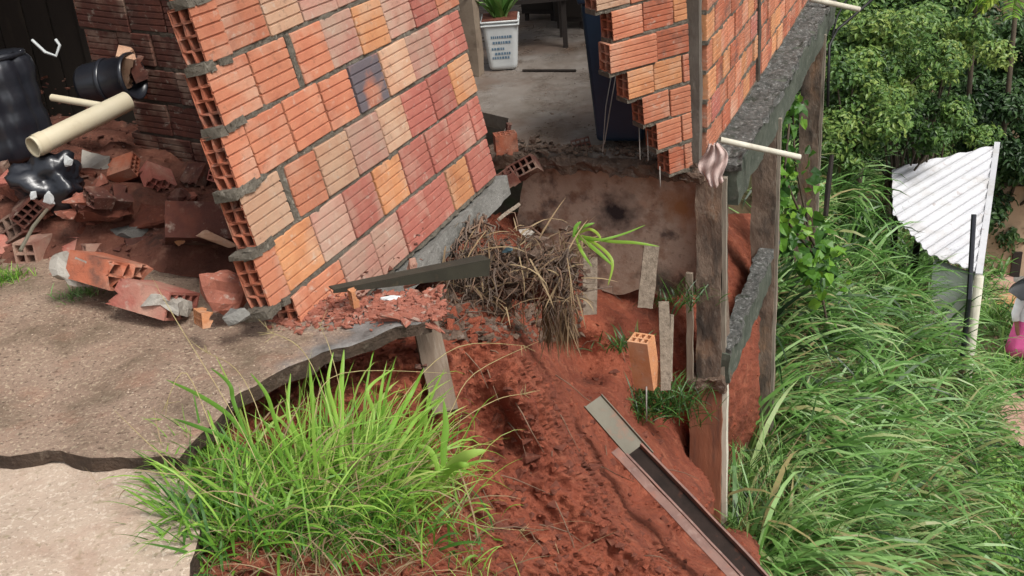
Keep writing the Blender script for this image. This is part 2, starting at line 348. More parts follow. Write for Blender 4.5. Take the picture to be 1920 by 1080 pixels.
# ------------------------------------------------------------------ brick meshes
def groove_profile(H, Tk, n=4, g=.0042, d=.0065, m=.006):
    """profile (y,z): front at y=0 with n recessed grooves, back at y=Tk"""
    pr = [(m*.5, 0), (0, m*.5)]
    for i in range(n):
        z = H*(i+1)/(n+1); pr += [(0, z-g), (d, z-g*.35), (d, z+g*.35), (0, z+g)]
    pr += [(0, H-m*.5), (m*.5, H), (Tk-m*.5, H), (Tk, H-m*.5), (Tk, m*.5), (Tk-m*.5, 0)]
    return pr
def plain_brick(name, L, H, Tk, n=4):
    mb = MB(); pr = groove_profile(H, Tk, n); e = .003
    k = len(pr); vs = []
    for x, s in ((0, e), (e, 0), (L-e, 0), (L, e)):
        for y, z in pr:
            vs.append((x, y+(s if y < Tk/2 else -s), z+(s if z < H/2 else -s)))
    fs = [(i*k+j, (i+1)*k+j, (i+1)*k+(j+1) % k, i*k+(j+1) % k) for i in range(3) for j in range(k)]
    fs += [tuple(range(k)), tuple(3*k+j for j in range(k-1, -1, -1))]
    return mb.add(vs, fs).mesh(name)
def grid_brick(name, L, H, Tk, ny=2, nz=4, depth=None, t=.010, jag=0, seed=0, frac=1.0, n=4):
    """hollow clay brick: open cells on the x=0 end (and on x=L if depth is None); jag = ragged broken far end"""
    r = random.Random(seed); mb = MB()
    def lines(S, c):
        cell = (S-t*(c+1))/c; out = []
        for i in range(c): out += [t*(i+1)+cell*i, t*(i+1)+cell*(i+1)]
        return [0]+out+[S]
    ys, zs = lines(Tk, ny), lines(H, nz)
    thru = depth is None; D = L*frac if thru else depth; LL = L*frac
    Jx = {(i, j): LL-(r.uniform(0, jag) if jag else 0) - (jag*1.2*(noise.noise(Vector((ys[i]*20+seed, zs[j]*14, seed)))+.3) if jag else 0) for i in range(len(ys)) for j in range(len(zs))}
    idx = {}
    def vid(x, i, j, key):
        kk = (key, i, j)
        if kk not in idx: idx[kk] = len(mb.v); mb.v.append(Vector((x, ys[i], zs[j])))
        return idx[kk]
    A = lambda i, j: vid(0, i, j, 'a')
    B = lambda i, j: vid(Jx[i, j] if thru else D, i, j, 'b')
    for i in range(len(ys)-1):
        for j in range(len(zs)-1):
            cell = (i % 2 == 1) and (j % 2 == 1)
            if not cell:
                mb.f.append((A(i, j), A(i, j+1), A(i+1, j+1), A(i+1, j)))
                if thru: mb.f.append((B(i, j), B(i+1, j), B(i+1, j+1), B(i, j+1)))
            else:
                mb.f += [(A(i, j), A(i+1, j), B(i+1, j), B(i, j)), (A(i+1, j), A(i+1, j+1), B(i+1, j+1), B(i+1, j)),
                         (A(i+1, j+1), A(i, j+1), B(i, j+1), B(i+1, j+1)), (A(i, j+1), A(i, j), B(i, j), B(i, j+1))]
                if not thru: mb.f.append((B(i, j), B(i+1, j), B(i+1, j+1), B(i, j+1)))
    ni, nj = len(ys)-1, len(zs)-1
    if thru:
        for j in range(nj): mb.f += [(A(0, j), B(0, j), B(0, j+1), A(0, j+1)), (A(ni, j), A(ni, j+1), B(ni, j+1), B(ni, j))]
        for i in range(ni): mb.f += [(A(i, 0), A(i+1, 0), B(i+1, 0), B(i, 0)), (A(i, nj), B(i, nj), B(i+1, nj), A(i+1, nj))]
    else:   # grooved skin
        pr = groove_profile(H, Tk, n); k = len(pr)
        b = len(mb.v)
        for x in (.001, L): mb.v += [Vector((x, y, z)) for y, z in pr]
        mb.f += [(b+j, b+k+j, b+k+(j+1) % k, b+(j+1) % k) for j in range(k)]
        mb.f.append(tuple(b+k+j for j in range(k-1, -1, -1)))
    nw = len(mb.f)-(1+len(groove_profile(H, Tk, n)) if not thru else 0)
    if not thru:
        for q in range(len(idx)):
            v = mb.v[q]
            if v.x < .001: v.x += r.uniform(-.001, .007)
    me = bpy.data.meshes.new(name); me.from_pydata([tuple(v) for v in mb.v], [], mb.f)
    me['nw'] = nw if not thru else 0
    me.update(); return me
def mslot(me):
    if not me.materials:
        me.materials.append(BM['S']); me.materials.append(BM['W'])
        for p in me.polygons[:me.get('nw', 0)]: p.material_index = 1
    return me
# ------------------------------------------------------------------ generic wall builder
def brick_wall(root, rows, H, Tk, L, choose, ends='left', wob=1.0, prefix='brick', joint=.014, ngroove=4, holes=(2, 4), gaps={}):
    """rows: list of (z0, [x0, x1, ...] joint positions, open_left)"""
    cache = {}
    for rk, (z0, xs, openl) in enumerate(rows):
        for i in range(len(xs)-1):
            x0, x1 = xs[i]+joint*rnd.uniform(.15, .5)+gaps.get((rk, i), 0), xs[i+1]-joint*rnd.uniform(.15, .5); Lb = x1-x0
            if Lb < .03: continue
            key = (round(Lb/.02)*.02, i == 0 and openl)
            if key not in cache:
                cache[key] = mslot(grid_brick('hollow_brick', key[0], H, Tk, holes[0], holes[1], depth=min(.10, key[0]-.005), t=.0075, n=ngroove) if key[1] else plain_brick('solid_brick', key[0], H, Tk, ngroove))
            M = T((x0, rnd.uniform(-.003, .003)*wob, z0+rnd.uniform(-.002, .002)*wob)) @ RY(rnd.uniform(-.7, .7)*wob) @ RZ(rnd.uniform(-.9, .9)*wob) @ Matrix.Diagonal((Lb/key[0], 1, 1, 1))
            wc = root.matrix_world @ M @ Vector((Lb/2, 0, H/2))
            ob(prefix, cache[key], BM[choose(wc, i)], root, M)
def mortar_rows(root, rows, H, pitch, Tk, mat, name='mortar_bed', inset=.006, dx=.05, skipv=()):
    """bed joints and cross joints: rough ribbons of mortar joined into one part"""
    mb = MB()
    for (z0, xs, _) in rows:
        a, b = xs[0], xs[-1]; n = max(3, int((b-a)/.022)); vs = []
        th = pitch-H
        for i in range(n+1):
            x = a+(b-a)*i/n
            j1 = rnd.uniform(-.004, .006); j2 = rnd.uniform(-.004, .004)
            yf = inset+rnd.uniform(-.005, .006)+.007*noise.noise(Vector((x*9, z0*5, 3)))
            vs += [(x, yf, z0-th+j2-.003), (x, yf-.001, z0-th*.5), (x, yf, z0+.002+j1*.6), (x, Tk-.004, z0+.003), (x, Tk-.004, z0-th-.003)]
        fs = [(i*5+k, (i+1)*5+k, (i+1)*5+(k+1) % 5, i*5+(k+1) % 5) for i in range(n) for k in range(5)]
        fs += [(0, 1, 2, 3, 4), tuple(n*5+k for k in (4, 3, 2, 1, 0))]
        mb.add(vs, fs)
        for i, x in enumerate(xs[1:-1]):
            mb.box(x-.008, x+.008, inset+.012+rnd.uniform(-.003, .006), Tk-.004, z0-.004, z0+H+.004)
    o = mb.ob(name, mat, root); return o

# ================================================================== LARGE STRUCTURE
# --- the hillside: one ground sheet out to the horizon
ctrl = [(1.14, 5.5, -3.0), (1.75, 6.8, -3.55), (2.76, 9.1, -3.6), (1.9, 6.1, -4.0), (3.15, 7.3, -5.0), (4.1, 10, -5.5), (5.1, 9.2, -6.6), (6.6, 13.6, -7.6), (7.6, 14.4, -7.9),
        (4.1, 12.2, -4.1), (4.2, 13.7, -3.8), (5.8, 15.2, -6.4), (9, 18, -8.1), (12, 14, -8.3), (8, 9, -8.2), (6, 5, -7.6), (3, 3, -5.6), (1.5, 3, -3.9), (1.2, 4.5, -3.5), (0, 6, -2.4), (0, 8, -2.0), (1, 12, -2.2),
        (0, 3.5, -2.6), (0, 0, -3), (-4, 0, -2), (-4, 6, -1.5), (-8, 10, -1.5), (-3, 14, -1.8), (4, 25, -5), (10, 30, -6.5), (-6, 22, -2), (30, 40, -6), (30, 0, -9), (0, -10, -3), (-20, -10, -2), (20, -20, -9), (-30, 40, -2), (0, 60, -3), (60, 60, -5), (-60, 60, 0), (-60, -60, -2), (60, -60, -10)]
ground_f = tps([(c[0], c[1]) for c in ctrl], [c[2] for c in ctrl], 2e-6)
def ground_z(x, y):
    return ground_f(np.column_stack([x, y]))
t = np.linspace(-1, 1, 190); gx = 4+np.sinh(t*4.4)/np.sinh(4.4)*180; gy = 9+np.sinh(t*4.4)/np.sinh(4.4)*180
GX, GY = np.meshgrid(gx, gy); gz = ground_z(np.clip(GX.ravel(), -60, 60), np.clip(GY.ravel(), -60, 60))
gz = np.clip(gz, -14, 12)
V = np.column_stack([GX.ravel(), GY.ravel(), gz]); V[:, 2] += vnoise(V, .9, 4)*.10
n = len(t); I = np.arange(n*n).reshape(n, n)
F = np.stack([I[:-1, :-1], I[:-1, 1:], I[1:, 1:], I[1:, :-1]], -1).reshape(-1, 4)
tag(ob('hillside', npmesh('hillside', V, F, smooth=True), M_ground), kind='structure')

# --- red earth cut (its depth read at many points, laid as a dense rough surface)
SO = [(220, 800, 3.35), (250, 700, 3.7), (220, 900, 3.05), (220, 1080, 2.75), (300, 900, 2.99), (300, 1080, 2.68), (450, 1080, 2.64), (600, 1080, 2.70), (750, 1080, 2.86), (900, 1080, 3.15), (1050, 1080, 3.6), (1180, 1080, 4.1), (1290, 1080, 4.6), (1380, 1090, 5.05), (1520, 1090, 5.6),
      (360, 800, 3.25), (470, 800, 3.3), (600, 720, 3.6), (700, 690, 3.66), (780, 670, 3.7), (850, 640, 3.9), (600, 900, 3.1), (750, 900, 3.3), (750, 800, 3.5), (850, 800, 3.75), (900, 900, 3.72), (850, 980, 3.4), (450, 950, 2.85), (600, 990, 2.9),
      (900, 700, 3.98), (950, 780, 3.97), (1000, 850, 3.98), (1000, 950, 3.86), (930, 660, 4.08), (1080, 1000, 3.95),
      (900, 600, 4.35), (940, 620, 4.25), (985, 670, 4.2), (1030, 740, 4.2), (1060, 820, 4.2), (1110, 900, 4.22), (1160, 970, 4.3), (1230, 1030, 4.42),
      (960, 600, 5.25), (1008, 655, 5.45), (1055, 725, 5.35), (1082, 805, 5.1), (1132, 885, 5.08), (1182, 955, 5.04), (1255, 1018, 5.0), (1320, 1070, 4.95),
      (1060, 700, 5.8), (1130, 770, 5.65), (1210, 860, 5.42), (1300, 960, 5.3), (1380, 1040, 5.15), (1450, 1110, 5.1),
      (1150, 720, 6.15), (1240, 800, 6.6), (1230, 730, 6.7), (1290, 860, 6.75), (1345, 980, 7.05), (1240, 850, 6.0), (1420, 1000, 7.1), (1470, 1060, 7.2), (1550, 1100, 7.2),
      (1000, 570, 5.75), (1060, 605, 6.1), (1130, 625, 6.3), (1200, 640, 6.5), (1290, 640, 6.65), (1290, 750, 6.6), (1350, 800, 6.95), (1400, 700, 7.3), (1000, 480, 6.6), (1150, 500, 6.9), (1300, 500, 7.1), (1400, 550, 7.6), (1000, 540, 6.2), (1150, 565, 6.6), (1300, 580, 6.8),
      (880, 540, 4.7), (820, 580, 4.3), (950, 560, 5.1), (900, 440, 5.9), (800, 500, 5.1), (700, 600, 4.1), (560, 660, 3.9), (400, 720, 3.5), (280, 800, 3.25),
      (300, 1300, 2.4), (700, 1300, 2.6), (1000, 1300, 3.1), (1300, 1300, 4.2), (1500, 1300, 5.0)]
soil_f = tps([(a, b) for a, b, c in SO], [1/c for a, b, c in SO], 3e-6)
us = np.linspace(230, 1425, 320); vs_ = np.linspace(400, 1260, 250)
UU, VV = np.meshgrid(us, vs_); zz = 1/np.clip(soil_f(np.column_stack([UU.ravel(), VV.ravel()])), .10, .5)
RTn, UPn, FWn, Cn = (np.array(v) for v in (RT, UP, FW, CAM))
V = Cn + zz[:, None]*((UU.ravel()[:, None]-960)/FPX*RTn + (540-VV.ravel()[:, None])/FPX*UPn + FWn)
SOIL_PT = V.copy().reshape(len(vs_), len(us), 3)
right = np.clip((V[:, 0]-np.interp(VV.ravel(), [560, 660, 740, 820, 900, 970, 1030, 1100], [-.05, .02, .12, .19, .28, .40, .56, .7]))/.12, 0, 1)
nr = vnoise(V, 2.6, 3)*(.05-.03*right) + np.abs(vnoise(V*np.array([1.5, 1.5, .45]), 8, 4))*-(.085-.055*right) + vnoise(V, 22, 4)*(.024-.012*right) + vnoise(V, 60, 2)*.008
dirv = np.array([.35, -.75, .55]); V = V + nr[:, None]*dirv
nr_, nc_ = len(vs_), len(us); I = np.arange(nr_*nc_).reshape(nr_, nc_)
F = np.stack([I[:-1, :-1], I[1:, :-1], I[1:, 1:], I[:-1, 1:]], -1).reshape(-1, 4)
SOILV = V
# leave out what would run inside the pavement slab or behind the pillars
ok = np.ones(len(F), bool)
cen = V[F].mean(1)
ok &= ~((cen[:, 2] > -.015) & (cen[:, 1] < 3.35))
tag(ob('red_soil_bank', npmesh('red_soil_bank', V, F[ok], smooth=True), M_soil), kind='structure')
def soil_at(x, y):
    j = int(np.clip((x-us[0])/(us[1]-us[0]), 0, nc_-1)); i = int(np.clip((y-vs_[0])/(vs_[1]-vs_[0]), 0, nr_-1))
    return Vector(SOILV[i*nc_+j])

# --- pavement: upper brown slab with a broken end, lower sandy slab in front of it
def slab(name, top, zt, thick, mat, amp=.012, res=.035, seed=0, tilt=None):
    bm = bmesh.new(); pts = []
    m = len(top)
    for i in range(m):
        a, b = Vector(top[i]), Vector(top[(i+1) % m]); k = max(1, int((b-a).length/.035))
        for q in range(k):
            p = a.lerp(b, q/k); f = Vector((noise.noise(p*9+Vector((seed, 0, 0))), noise.noise(p*9+Vector((0, seed, 5))), 0))*amp + Vector((noise.noise(p*40), noise.noise(p*40+Vector((5, 0, 0))), 0))*amp*.35
            pts.append(p+f)
    vs = [bm.verts.new((p.x, p.y, 0)) for p in pts]
    f = bm.faces.new(vs); 
    if f.normal.z < 0: f.normal_flip()
    # interior grid
    xs = [p.x for p in pts]; ys = [p.y for p in pts]
    x = min(xs)
    while x < max(xs):
        x += res*2; g = [*bm.verts, *bm.edges, *bm.faces]; bmesh.ops.bisect_plane(bm, geom=g, plane_co=(x, 0, 0), plane_no=(1, 0, 0))
    y = min(ys)
    while y < max(ys):
        y += res*2; g = [*bm.verts, *bm.edges, *bm.faces]; bmesh.ops.bisect_plane(bm, geom=g, plane_co=(0, y, 0), plane_no=(0, 1, 0))
    top_f = list(bm.faces); 
    for f in top_f:
        f.normal_update()
        if f.normal.z < 0: f.normal_flip()
    ex = bmesh.ops.extrude_face_region(bm, geom=top_f)
    low = [e for e in ex['geom'] if isinstance(e, bmesh.types.BMVert)]; lows = set(low)
    for v in low: v.co.z = 1
    for v in bm.verts:
        h = fbm((v.co.x, v.co.y, seed), 1.3, 4)*.03+fbm((v.co.x, v.co.y, seed+4), 9, 3)*.006
        tz = (tilt(v.co.x, v.co.y) if tilt else 0)
        if v in lows: v.co.z = zt+h+tz
        else:
            q = noise.noise(Vector((v.co.x*12, v.co.y*12, 2)))*.02; v.co.z = zt+h+tz-thick+q
    bmesh.ops.recalc_face_normals(bm, faces=bm.faces)
    for f in bm.faces:
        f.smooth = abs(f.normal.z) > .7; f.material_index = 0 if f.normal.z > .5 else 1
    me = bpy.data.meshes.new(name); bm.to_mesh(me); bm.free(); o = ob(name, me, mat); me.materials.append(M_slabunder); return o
def q2(pts, z=0): return [(*PZ(x, y, z).xy, 0) for x, y in pts]
brown = q2([(-500, 845), (0, 843), (150, 846), (330, 862), (395, 800), (440, 752), (500, 712), (560, 682), (656, 650), (738, 627), (790, 618), (806, 606), (745, 585), (700, 560), (560, 560), (400, 520), (200, 480), (-150, 450), (-900, 480)])
tag(slab('pavement', brown, 0, .045, M_pave, .026, seed=1, tilt=lambda x, y: 0), kind='structure')
sand = q2([(-600, 830), (0, 830), (340, 850), (360, 900), (372, 980), (352, 1090), (340, 1300), (-400, 1300), (-900, 1000)], -.05)
tag(slab('lower_pavement', sand, -.052, .12, M_sand, .010, seed=3), kind='structure')

# --- house floor slab
C0 = P(1318, 300, 6.0)
E = Vector((.40, .9165, 0)).normalized(); N = Vector((.9165, -.40, 0)).normalized()   # along the side wall; outward
ZU = Vector((0, 0, 1)); FZ = C0.z
MH = frame(C0, -N, ZU)      # house frame: x to the left along the front edge, y = -E ... (z x x)
def H_(a, b, z=0): return C0 - N*a + E*b + ZU*z     # a metres left of the corner, b metres back, z above floor
def flat_slab(name, pts, z, th, mat, ragged=()):
    bm = bmesh.new(); m = len(pts); vv = []
    for i in range(m):
        a, b = pts[i], pts[(i+1) % m]; k = max(1, int((b-a).length/.03)) if i in ragged else 4
        for q in range(k):
            p = a.lerp(b, q/k)
            if i in ragged: p = p + (E*noise.noise(p*7)+N*noise.noise(p*8)*.5)*.05 + E*noise.noise(p*28)*.02
            vv.append(bm.verts.new((p.x, p.y, z)))
    f = bm.faces.new(vv); f.normal_update()
    if f.normal.z < 0: f.normal_flip()
    ex = bmesh.ops.extrude_face_region(bm, geom=[f])
    for v in ex['geom']:
        if isinstance(v, bmesh.types.BMVert): v.co.z = z
    for v in vv: v.co.z = z-th+noise.noise(v.co*15)*.02
    bmesh.ops.recalc_face_normals(bm, faces=bm.faces)
    me = bpy.data.meshes.new(name); bm.to_mesh(me); bm.free(); return ob(name, me, mat)
tag(flat_slab('house_floor', [H_(-.0, -.0), H_(-.0, 7.0), H_(3.2, 7.0), H_(3.2, 1.4), H_(1.35, .55), H_(1.22, .02)], FZ, .09, M_slab, (4, 5)), kind='structure')
# broken mortar and rubble edge under the slab lip
mb = MB()
mb.box(-.02, 1.25, -.10, .05, -.085, -.01, frame(C0, -N, ZU) @ Matrix.Diagonal((1, -1, 1, 1)))
o = roughbox(mb, 'broken_floor_edge', M_slabedge, None, .05, 9, .035, 3, flat=True); tag(o, 'crumbling dark brown edge of the patio floor above the stained foundation wall', 'floor edge')
# foundation wall below
def add_spot(m, c, r, col, stretch=1.0):
    nt = m.node_tree; b = nt.nodes['Principled BSDF']; old = b.inputs['Base Color'].links[0].from_socket
    tc = nt.nodes.new('ShaderNodeTexCoord'); n = nd(nt, 'ShaderNodeTexNoise'); n.inputs['Scale'].default_value = 14; n.inputs['Detail'].default_value = 5; nt.links.new(tc.outputs['Object'], n.inputs['Vector'])
    v = nt.nodes.new('ShaderNodeVectorMath'); v.operation = 'DISTANCE'; v.inputs[1].default_value = c; nt.links.new(tc.outputs['Object'], v.inputs[0])
    q = nt.nodes.new('ShaderNodeMath'); q.operation = 'MULTIPLY_ADD'; q.inputs[1].default_value = -r*1.4; nt.links.new(n.outputs[0], q.inputs[0]); nt.links.new(v.outputs['Value'], q.inputs[2])
    nt.links.new(mixc(nt, ramp(nt, q.outputs[0], r*.35, -r*.5), old, col), b.inputs['Base Color'])
add_spot(M_found, PP(1155, 402, H_(0, .05), E), .16, (.035, .028, .028)); add_spot(M_found, PP(1235, 530, H_(0, .05), E), .14, (.05, .05, .04)); add_spot(M_found, PP(1275, 385, H_(0, .05), E), .13, (.34, .17, .08))
mb = MB(); mb.add([H_(a, b, z) for a in (-.06, 1.10) for b in (.05, .22) for z in (-.10, -.86)], [(0, 1, 3, 2), (4, 6, 7, 5), (0, 4, 5, 1), (2, 3, 7, 6), (0, 2, 6, 4), (1, 5, 7, 3)])
o = roughbox(mb, 'foundation_wall', M_found, None, .012, 3, .06, 5, flat=False)
me = o.data
for v in me.vertices:   # sagging, ragged bottom and a slanted left end
    h = (v.co-C0).dot(-N)
    if v.co.z < FZ-.55: v.co.z += (.10 if h > .8 else 0)+noise.noise(v.co*6)*.05
    if h > .9: v.co.x += (v.co.z-FZ+.3)*.25
tag(o, 'brown stained concrete foundation wall with a dark round blotch under the patio edge', 'foundation wall')

# ================================================================== THE LEANING BRICK WALL
e1 = (.414*RT+.492*UP+FW).normalized(); e2 = -(.864*RT-3.8*UP+FW); e2 = (e2-e1*e1.dot(e2)).normalized()
e2 = (e2+.13*e1).normalized()
Wo = P(503, 586, 3.43)
MW = frame(Wo, e1, e2)
wall = thing('leaning_brick_wall', 'large collapsed hollow-brick wall leaning over at the left, its open brick ends facing the rubble', 'brick wall', MW)
WC = [(400,50,'S'),(440,40,'S'),(520,15,'T'),(585,5,'P'),(640,-10,'P'),(435,185,'S'),(520,130,'S'),(580,90,'S'),(640,65,'P'),(695,35,'O'),(745,20,'P'),(795,10,'R'),
      (455,300,'S'),(510,260,'S'),(575,220,'S'),(635,180,'S'),(690,145,'K'),(740,115,'T'),(790,80,'P'),(825,50,'R'),(860,40,'R'),(490,400,'T'),(565,345,'S'),(625,290,'T'),(685,255,'P'),(735,225,'T'),(785,190,'R'),(825,160,'R'),(863,130,'O'),
      (510,520,'S'),(565,465,'O'),(620,410,'P'),(665,370,'R'),(725,330,'O'),(775,290,'R'),(820,260,'R'),(860,225,'R'),(890,200,'R'),(600,515,'S'),(680,480,'P'),(645,500,'R'),(705,440,'P'),(760,400,'R'),(810,360,'R'),(855,330,'O'),(900,295,'R')]
def choose_w(wc, i):
    x, y, z = proj(wc); best = min(WC, key=lambda c: (c[0]-x)**2+(c[1]-y)**2)
    if (best[0]-x)**2+(best[1]-y)**2 < 45**2: return best[2]
    return rnd.choice('SSRRPO')
WP, WH, WT = .1885, .174, .078
SHEAR = .145
rowsW = []
for k in range(-1, 8):
    z0 = k*WP+.004; xs = []
    off = .0 if k % 2 else .115
    a = {-1: .14, 0: .0, 1: .012, 2: .0, 3: .006, 4: -.004, 5: .006, 6: .03, 7: -.01}[k]; xs = [a]
    x = (.135 if k % 2 == 0 else .245)
    while x < 1.80: xs.append(x+rnd.uniform(-.008, .008)); x += .2275
    xs.append(1.845+rnd.uniform(-.008, .008)); rowsW.append((z0, [q+SHEAR*(z0+.09) for q in xs], True))
brick_wall(wall, rowsW, WH, WT, .22, choose_w, wob=1.3, joint=.016, gaps={(4, 2): .03, (2, 1): .028, (6, 1): .012})
mortar_rows(wall, rowsW, WH, WP, WT, M_mortar, inset=.008)
for rk_, ix_, wd_ in ((4, 2, .03), (2, 1, .028)):
    z0_, xs_0, _ = rowsW[rk_]; mb = MB(); mb.box(xs_0[ix_]+.001, xs_0[ix_]+wd_+.004, .008, WT-.01, z0_-.002, z0_+WH+.002); roughbox(mb, 'mortar', M_mortar, wall, .006, 30, .03, rk_, flat=True)
# loose mortar smeared on joints near the open end and hanging from the course ends
mb = MB()
for k in range(-1, 8):
    for j in range(7):
        x = rnd.uniform(-.02, .10)+SHEAR*k*WP
        mb.box(x, x+rnd.uniform(.02, .05), -.004, .02+rnd.uniform(0, .07), k*WP-.018+rnd.uniform(-.004, .003), k*WP+.004+rnd.uniform(-.002, .008), jit=.005)
mb.ob('mortar_lump', M_mortar, wall)
# ground beam still attached under it
bt = thing('fallen_ground_beam', 'grey concrete ground beam along the underside of the leaning brick wall', 'concrete beam', MW @ T((1.0, 0, -.30)))
mb = MB(); mb.box(-.62, .90, -.015, .12, -.005, .088)
roughbox(mb, 'beam_body', M_conc, bt, .008, 9, .06, 2)
mb = MB()
for q in (.02, .09): mb.tube([(-.62, q, .03), (-.75, q+.02, .02), (-.80, q+.01, -.03)], .004, 6)
mb.ob('rebar', M_rustrail, bt)

# ================================================================== DARK REAR BRICK WALL (left, in the shade)
rx = (P(345, 66, 4.62)-P(160, 49, 4.95)).normalized(); rz = Vector((-.10, .06, 1)).normalized(); rz = (rz-rx*rx.dot(rz)).normalized()
MR = frame(P(160, 49, 4.95), rx, rz)
rw = thing('rear_brick_wall', 'dark shaded brick wall behind the leaning one with a ragged hole by the black plastic pot', 'brick wall', MR)
PRr = .155; rowsR = []
for k, a in ((-7, .02), (-6, .08), (-5, .12), (-4, .14), (-3, .19), (-2, .21), (-1, -.02), (0, -.045), (1, .03), (2, .02)):
    xs = [a]; x = (.2 if k % 2 else .31)
    while x < a+.06: x += .225
    while x < 1.2: xs.append(x); x += .225
    xs.append(1.2); rowsR.append((k*PRr, xs, True))
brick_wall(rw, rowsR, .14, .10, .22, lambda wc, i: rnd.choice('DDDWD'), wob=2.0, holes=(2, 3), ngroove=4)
mortar_rows(rw, rowsR, .14, PRr, .10, M_mortar_dark)  # darker mortar, the shade on this wall put into its colour

# ================================================================== RIGHT SIDE: side wall, corner fragment, posts
M_side = frame(C0+N*.02, E, ZU)      # y axis points into the wall (= -N?)
sw = thing('side_brick_wall', 'orange hollow-brick side wall of the house receding to the upper right above the mossy beam', 'brick wall', M_side)
yy = M_side.to_3x3() @ Vector((0, 1, 0))
rowsS = []
for k in range(0, 10):
    x = .02; xs = [x]; x = .14 if k % 2 else .225
    while x < 4.1: xs.append(x+rnd.uniform(-.006, .006)); x += .205
    xs.append(4.15); rowsS.append((.012+k*.157, xs, False))
# gap for the intermediate post at s = 1.50..1.56
def choose_s(wc, i): return rnd.choice('SSSSSOOWWWR')
rows1, rows2 = [], []
for z0, xs, _ in rowsS:
    rows1.append((z0, [x for x in xs if x < 1.42]+[1.48], False)); rows2.append((z0, [1.56]+[x for x in xs if x > 1.64], False))
brick_wall(sw, rows1, .142, .10, .2, choose_s, wob=2.0, ngroove=4); brick_wall(sw, rows2, .142, .10, .2, choose_s, wob=2.0, ngroove=4)
mortar_rows(sw, rows1, .142, .157, .10, M_mortar, inset=.002); mortar_rows(sw, rows2, .142, .157, .10, M_mortar, name='mortar_bed', inset=.002)
def vpost(name, label, M, w, d, h, mat, amp=.006, seed=0, cat='concrete post'):
    mb = MB(); mb.box(-w/2, w/2, -d/2, d/2, 0, h)
    o = roughbox(mb, name, mat, None, amp, 7, .07, seed, flat=False); o.matrix_world = M; return tag(o, label, cat)
vpost('concrete_post', 'grey concrete corner post between the broken brick corner and the side wall', frame(C0+N*-.045-E*.035-ZU*.02, E, ZU), .07, .085, 1.62, M_post, seed=1)
vpost('concrete_post', 'narrow dark concrete post set in the middle of the orange side wall', frame(C0+N*-.02+E*1.52, E, ZU), .07, .10, 1.6, M_mortar_dark, seed=2)
# mossy beam on which the side wall stands
MB_ = frame(C0, E, ZU)     # local x=E, y = ZU x E = -N ; so outward is -y
def beam(name, label, x0, x1, zt, h, out, inn, mats, seed):
    r = thing(name, label, 'concrete beam', frame(C0+ZU*zt, E, ZU))
    mb = MB(); mb.box(x0, x1, -out, inn, -h, -.03); roughbox(mb, 'beam_body', mats[0], r, .022, 4.5, .05, seed)
    mb = MB(); mb.box(x0+.005, x1-.005, -out-.008, inn*.9, -.05, -.008); roughbox(mb, 'mortar_crust', mats[1], r, .03, 8, .026, seed+1, flat=False)
    return r
beam('side_beam', 'mossy grey concrete beam under the orange side wall running to the upper right', .0, 4.3, .0, .26, .19, .015, (M_beamside, M_moss), 3)
beam('lower_beam', 'lower grey concrete tie beam between the two front pillars', -.05, 1.62, -1.12, .25, .165, -.09, (M_beamside, M_moss), 6)

# corner fragment facing the camera
Fo = P(1302, 312, 5.93); fx = Vector((math.cos(math.radians(28.7)), math.sin(math.radians(28.7)), .04)).normalized()
MF = frame(Fo, fx, ZU)
fw = thing('broken_brick_corner', 'stepped broken brick wall end hanging out beside the dark blue bin', 'brick wall', MF)
rowsF = []
ph = .158
for k, xs in enumerate(([-.165, -.06, .0], [-.24, -.07, .0], [-.315, -.14, .0], [-.405, -.235, -.05, .0], [-.50, -.21, .0], [-.47, -.28, -.09, .0], [-.55, -.35, -.15, .0], [-.5, -.3, -.1, 0])):
    rowsF.append((k*ph, xs, True))
brick_wall(fw, rowsF, .142, .10, .2, lambda wc, i: rnd.choice('SSOWST'), wob=2.2, holes=(2, 3), ngroove=4)
mortar_rows(fw, rowsF, .142, ph, .10, M_mortar)

# ================================================================== PILLARS
def pillar(name, label, b, zt, zb, w, d, seed, mats, extra=None, off=0.0):
    base = C0 + N*(.055+off) + E*b; base.z = zb
    r = thing(name, label, 'concrete pillar', frame(base, N, ZU), 'pillars under the side wall'); h = zt-zb
    mb = MB(); mb.box(-w/2, w/2, -.02, d, 0, h); roughbox(mb, 'shaft', mats[0], r, .014, 5, .05, seed)
    mb = MB(); mb.box(w/2+.001, w/2+.022, .0, .035, 0, h); roughbox(mb, 'form_board', mats[1], r, .004, 8, .09, seed+1)
    return r
zf = FZ
p1 = pillar('pillar', 'nearest rust-stained concrete pillar with a broken joint at the lower beam', -.05, zf-.08, zf-1.36, .14, .20, 11, (M_pillar, M_edgewood), off=-.01)
# lower, wider part of the same pillar
mb = MB(); mb.box(-.115, .075, -.03, .20, -1.35, .0)
roughbox(mb, 'lower_shaft', M_pillar_red, p1, .012, 6, .07, 14)
mb = MB(); mb.box(.076, .105, .0, .05, -1.3, -.03); roughbox(mb, 'lime_strip', M_white_edge, p1, .004, 9, .08, 15)
mb = MB(); mb.box(-.12, .10, -.045, .2, -.03, .04); roughbox(mb, 'broken_joint', M_slabedge, p1, .03, 16, .03, 16, flat=True)
mb = MB(); mb.box(-.122, -.085, -.05, -.025, .02, .72); roughbox(mb, 'side_board', M_wood_pale, p1, .005, 8, .08, 17)
pillar('pillar', 'second tall brown concrete pillar standing where the lower beam ends', 1.36, zf-.2, zf-3.35, .155, .20, 21, (M_pillar, M_edgewood), off=.05)
pillar('pillar', 'third dark concrete pillar half covered by the climbing vine', 3.55, zf-.2, zf-3.4, .16, .22, 31, (M_pillar, M_edgewood), off=.05)

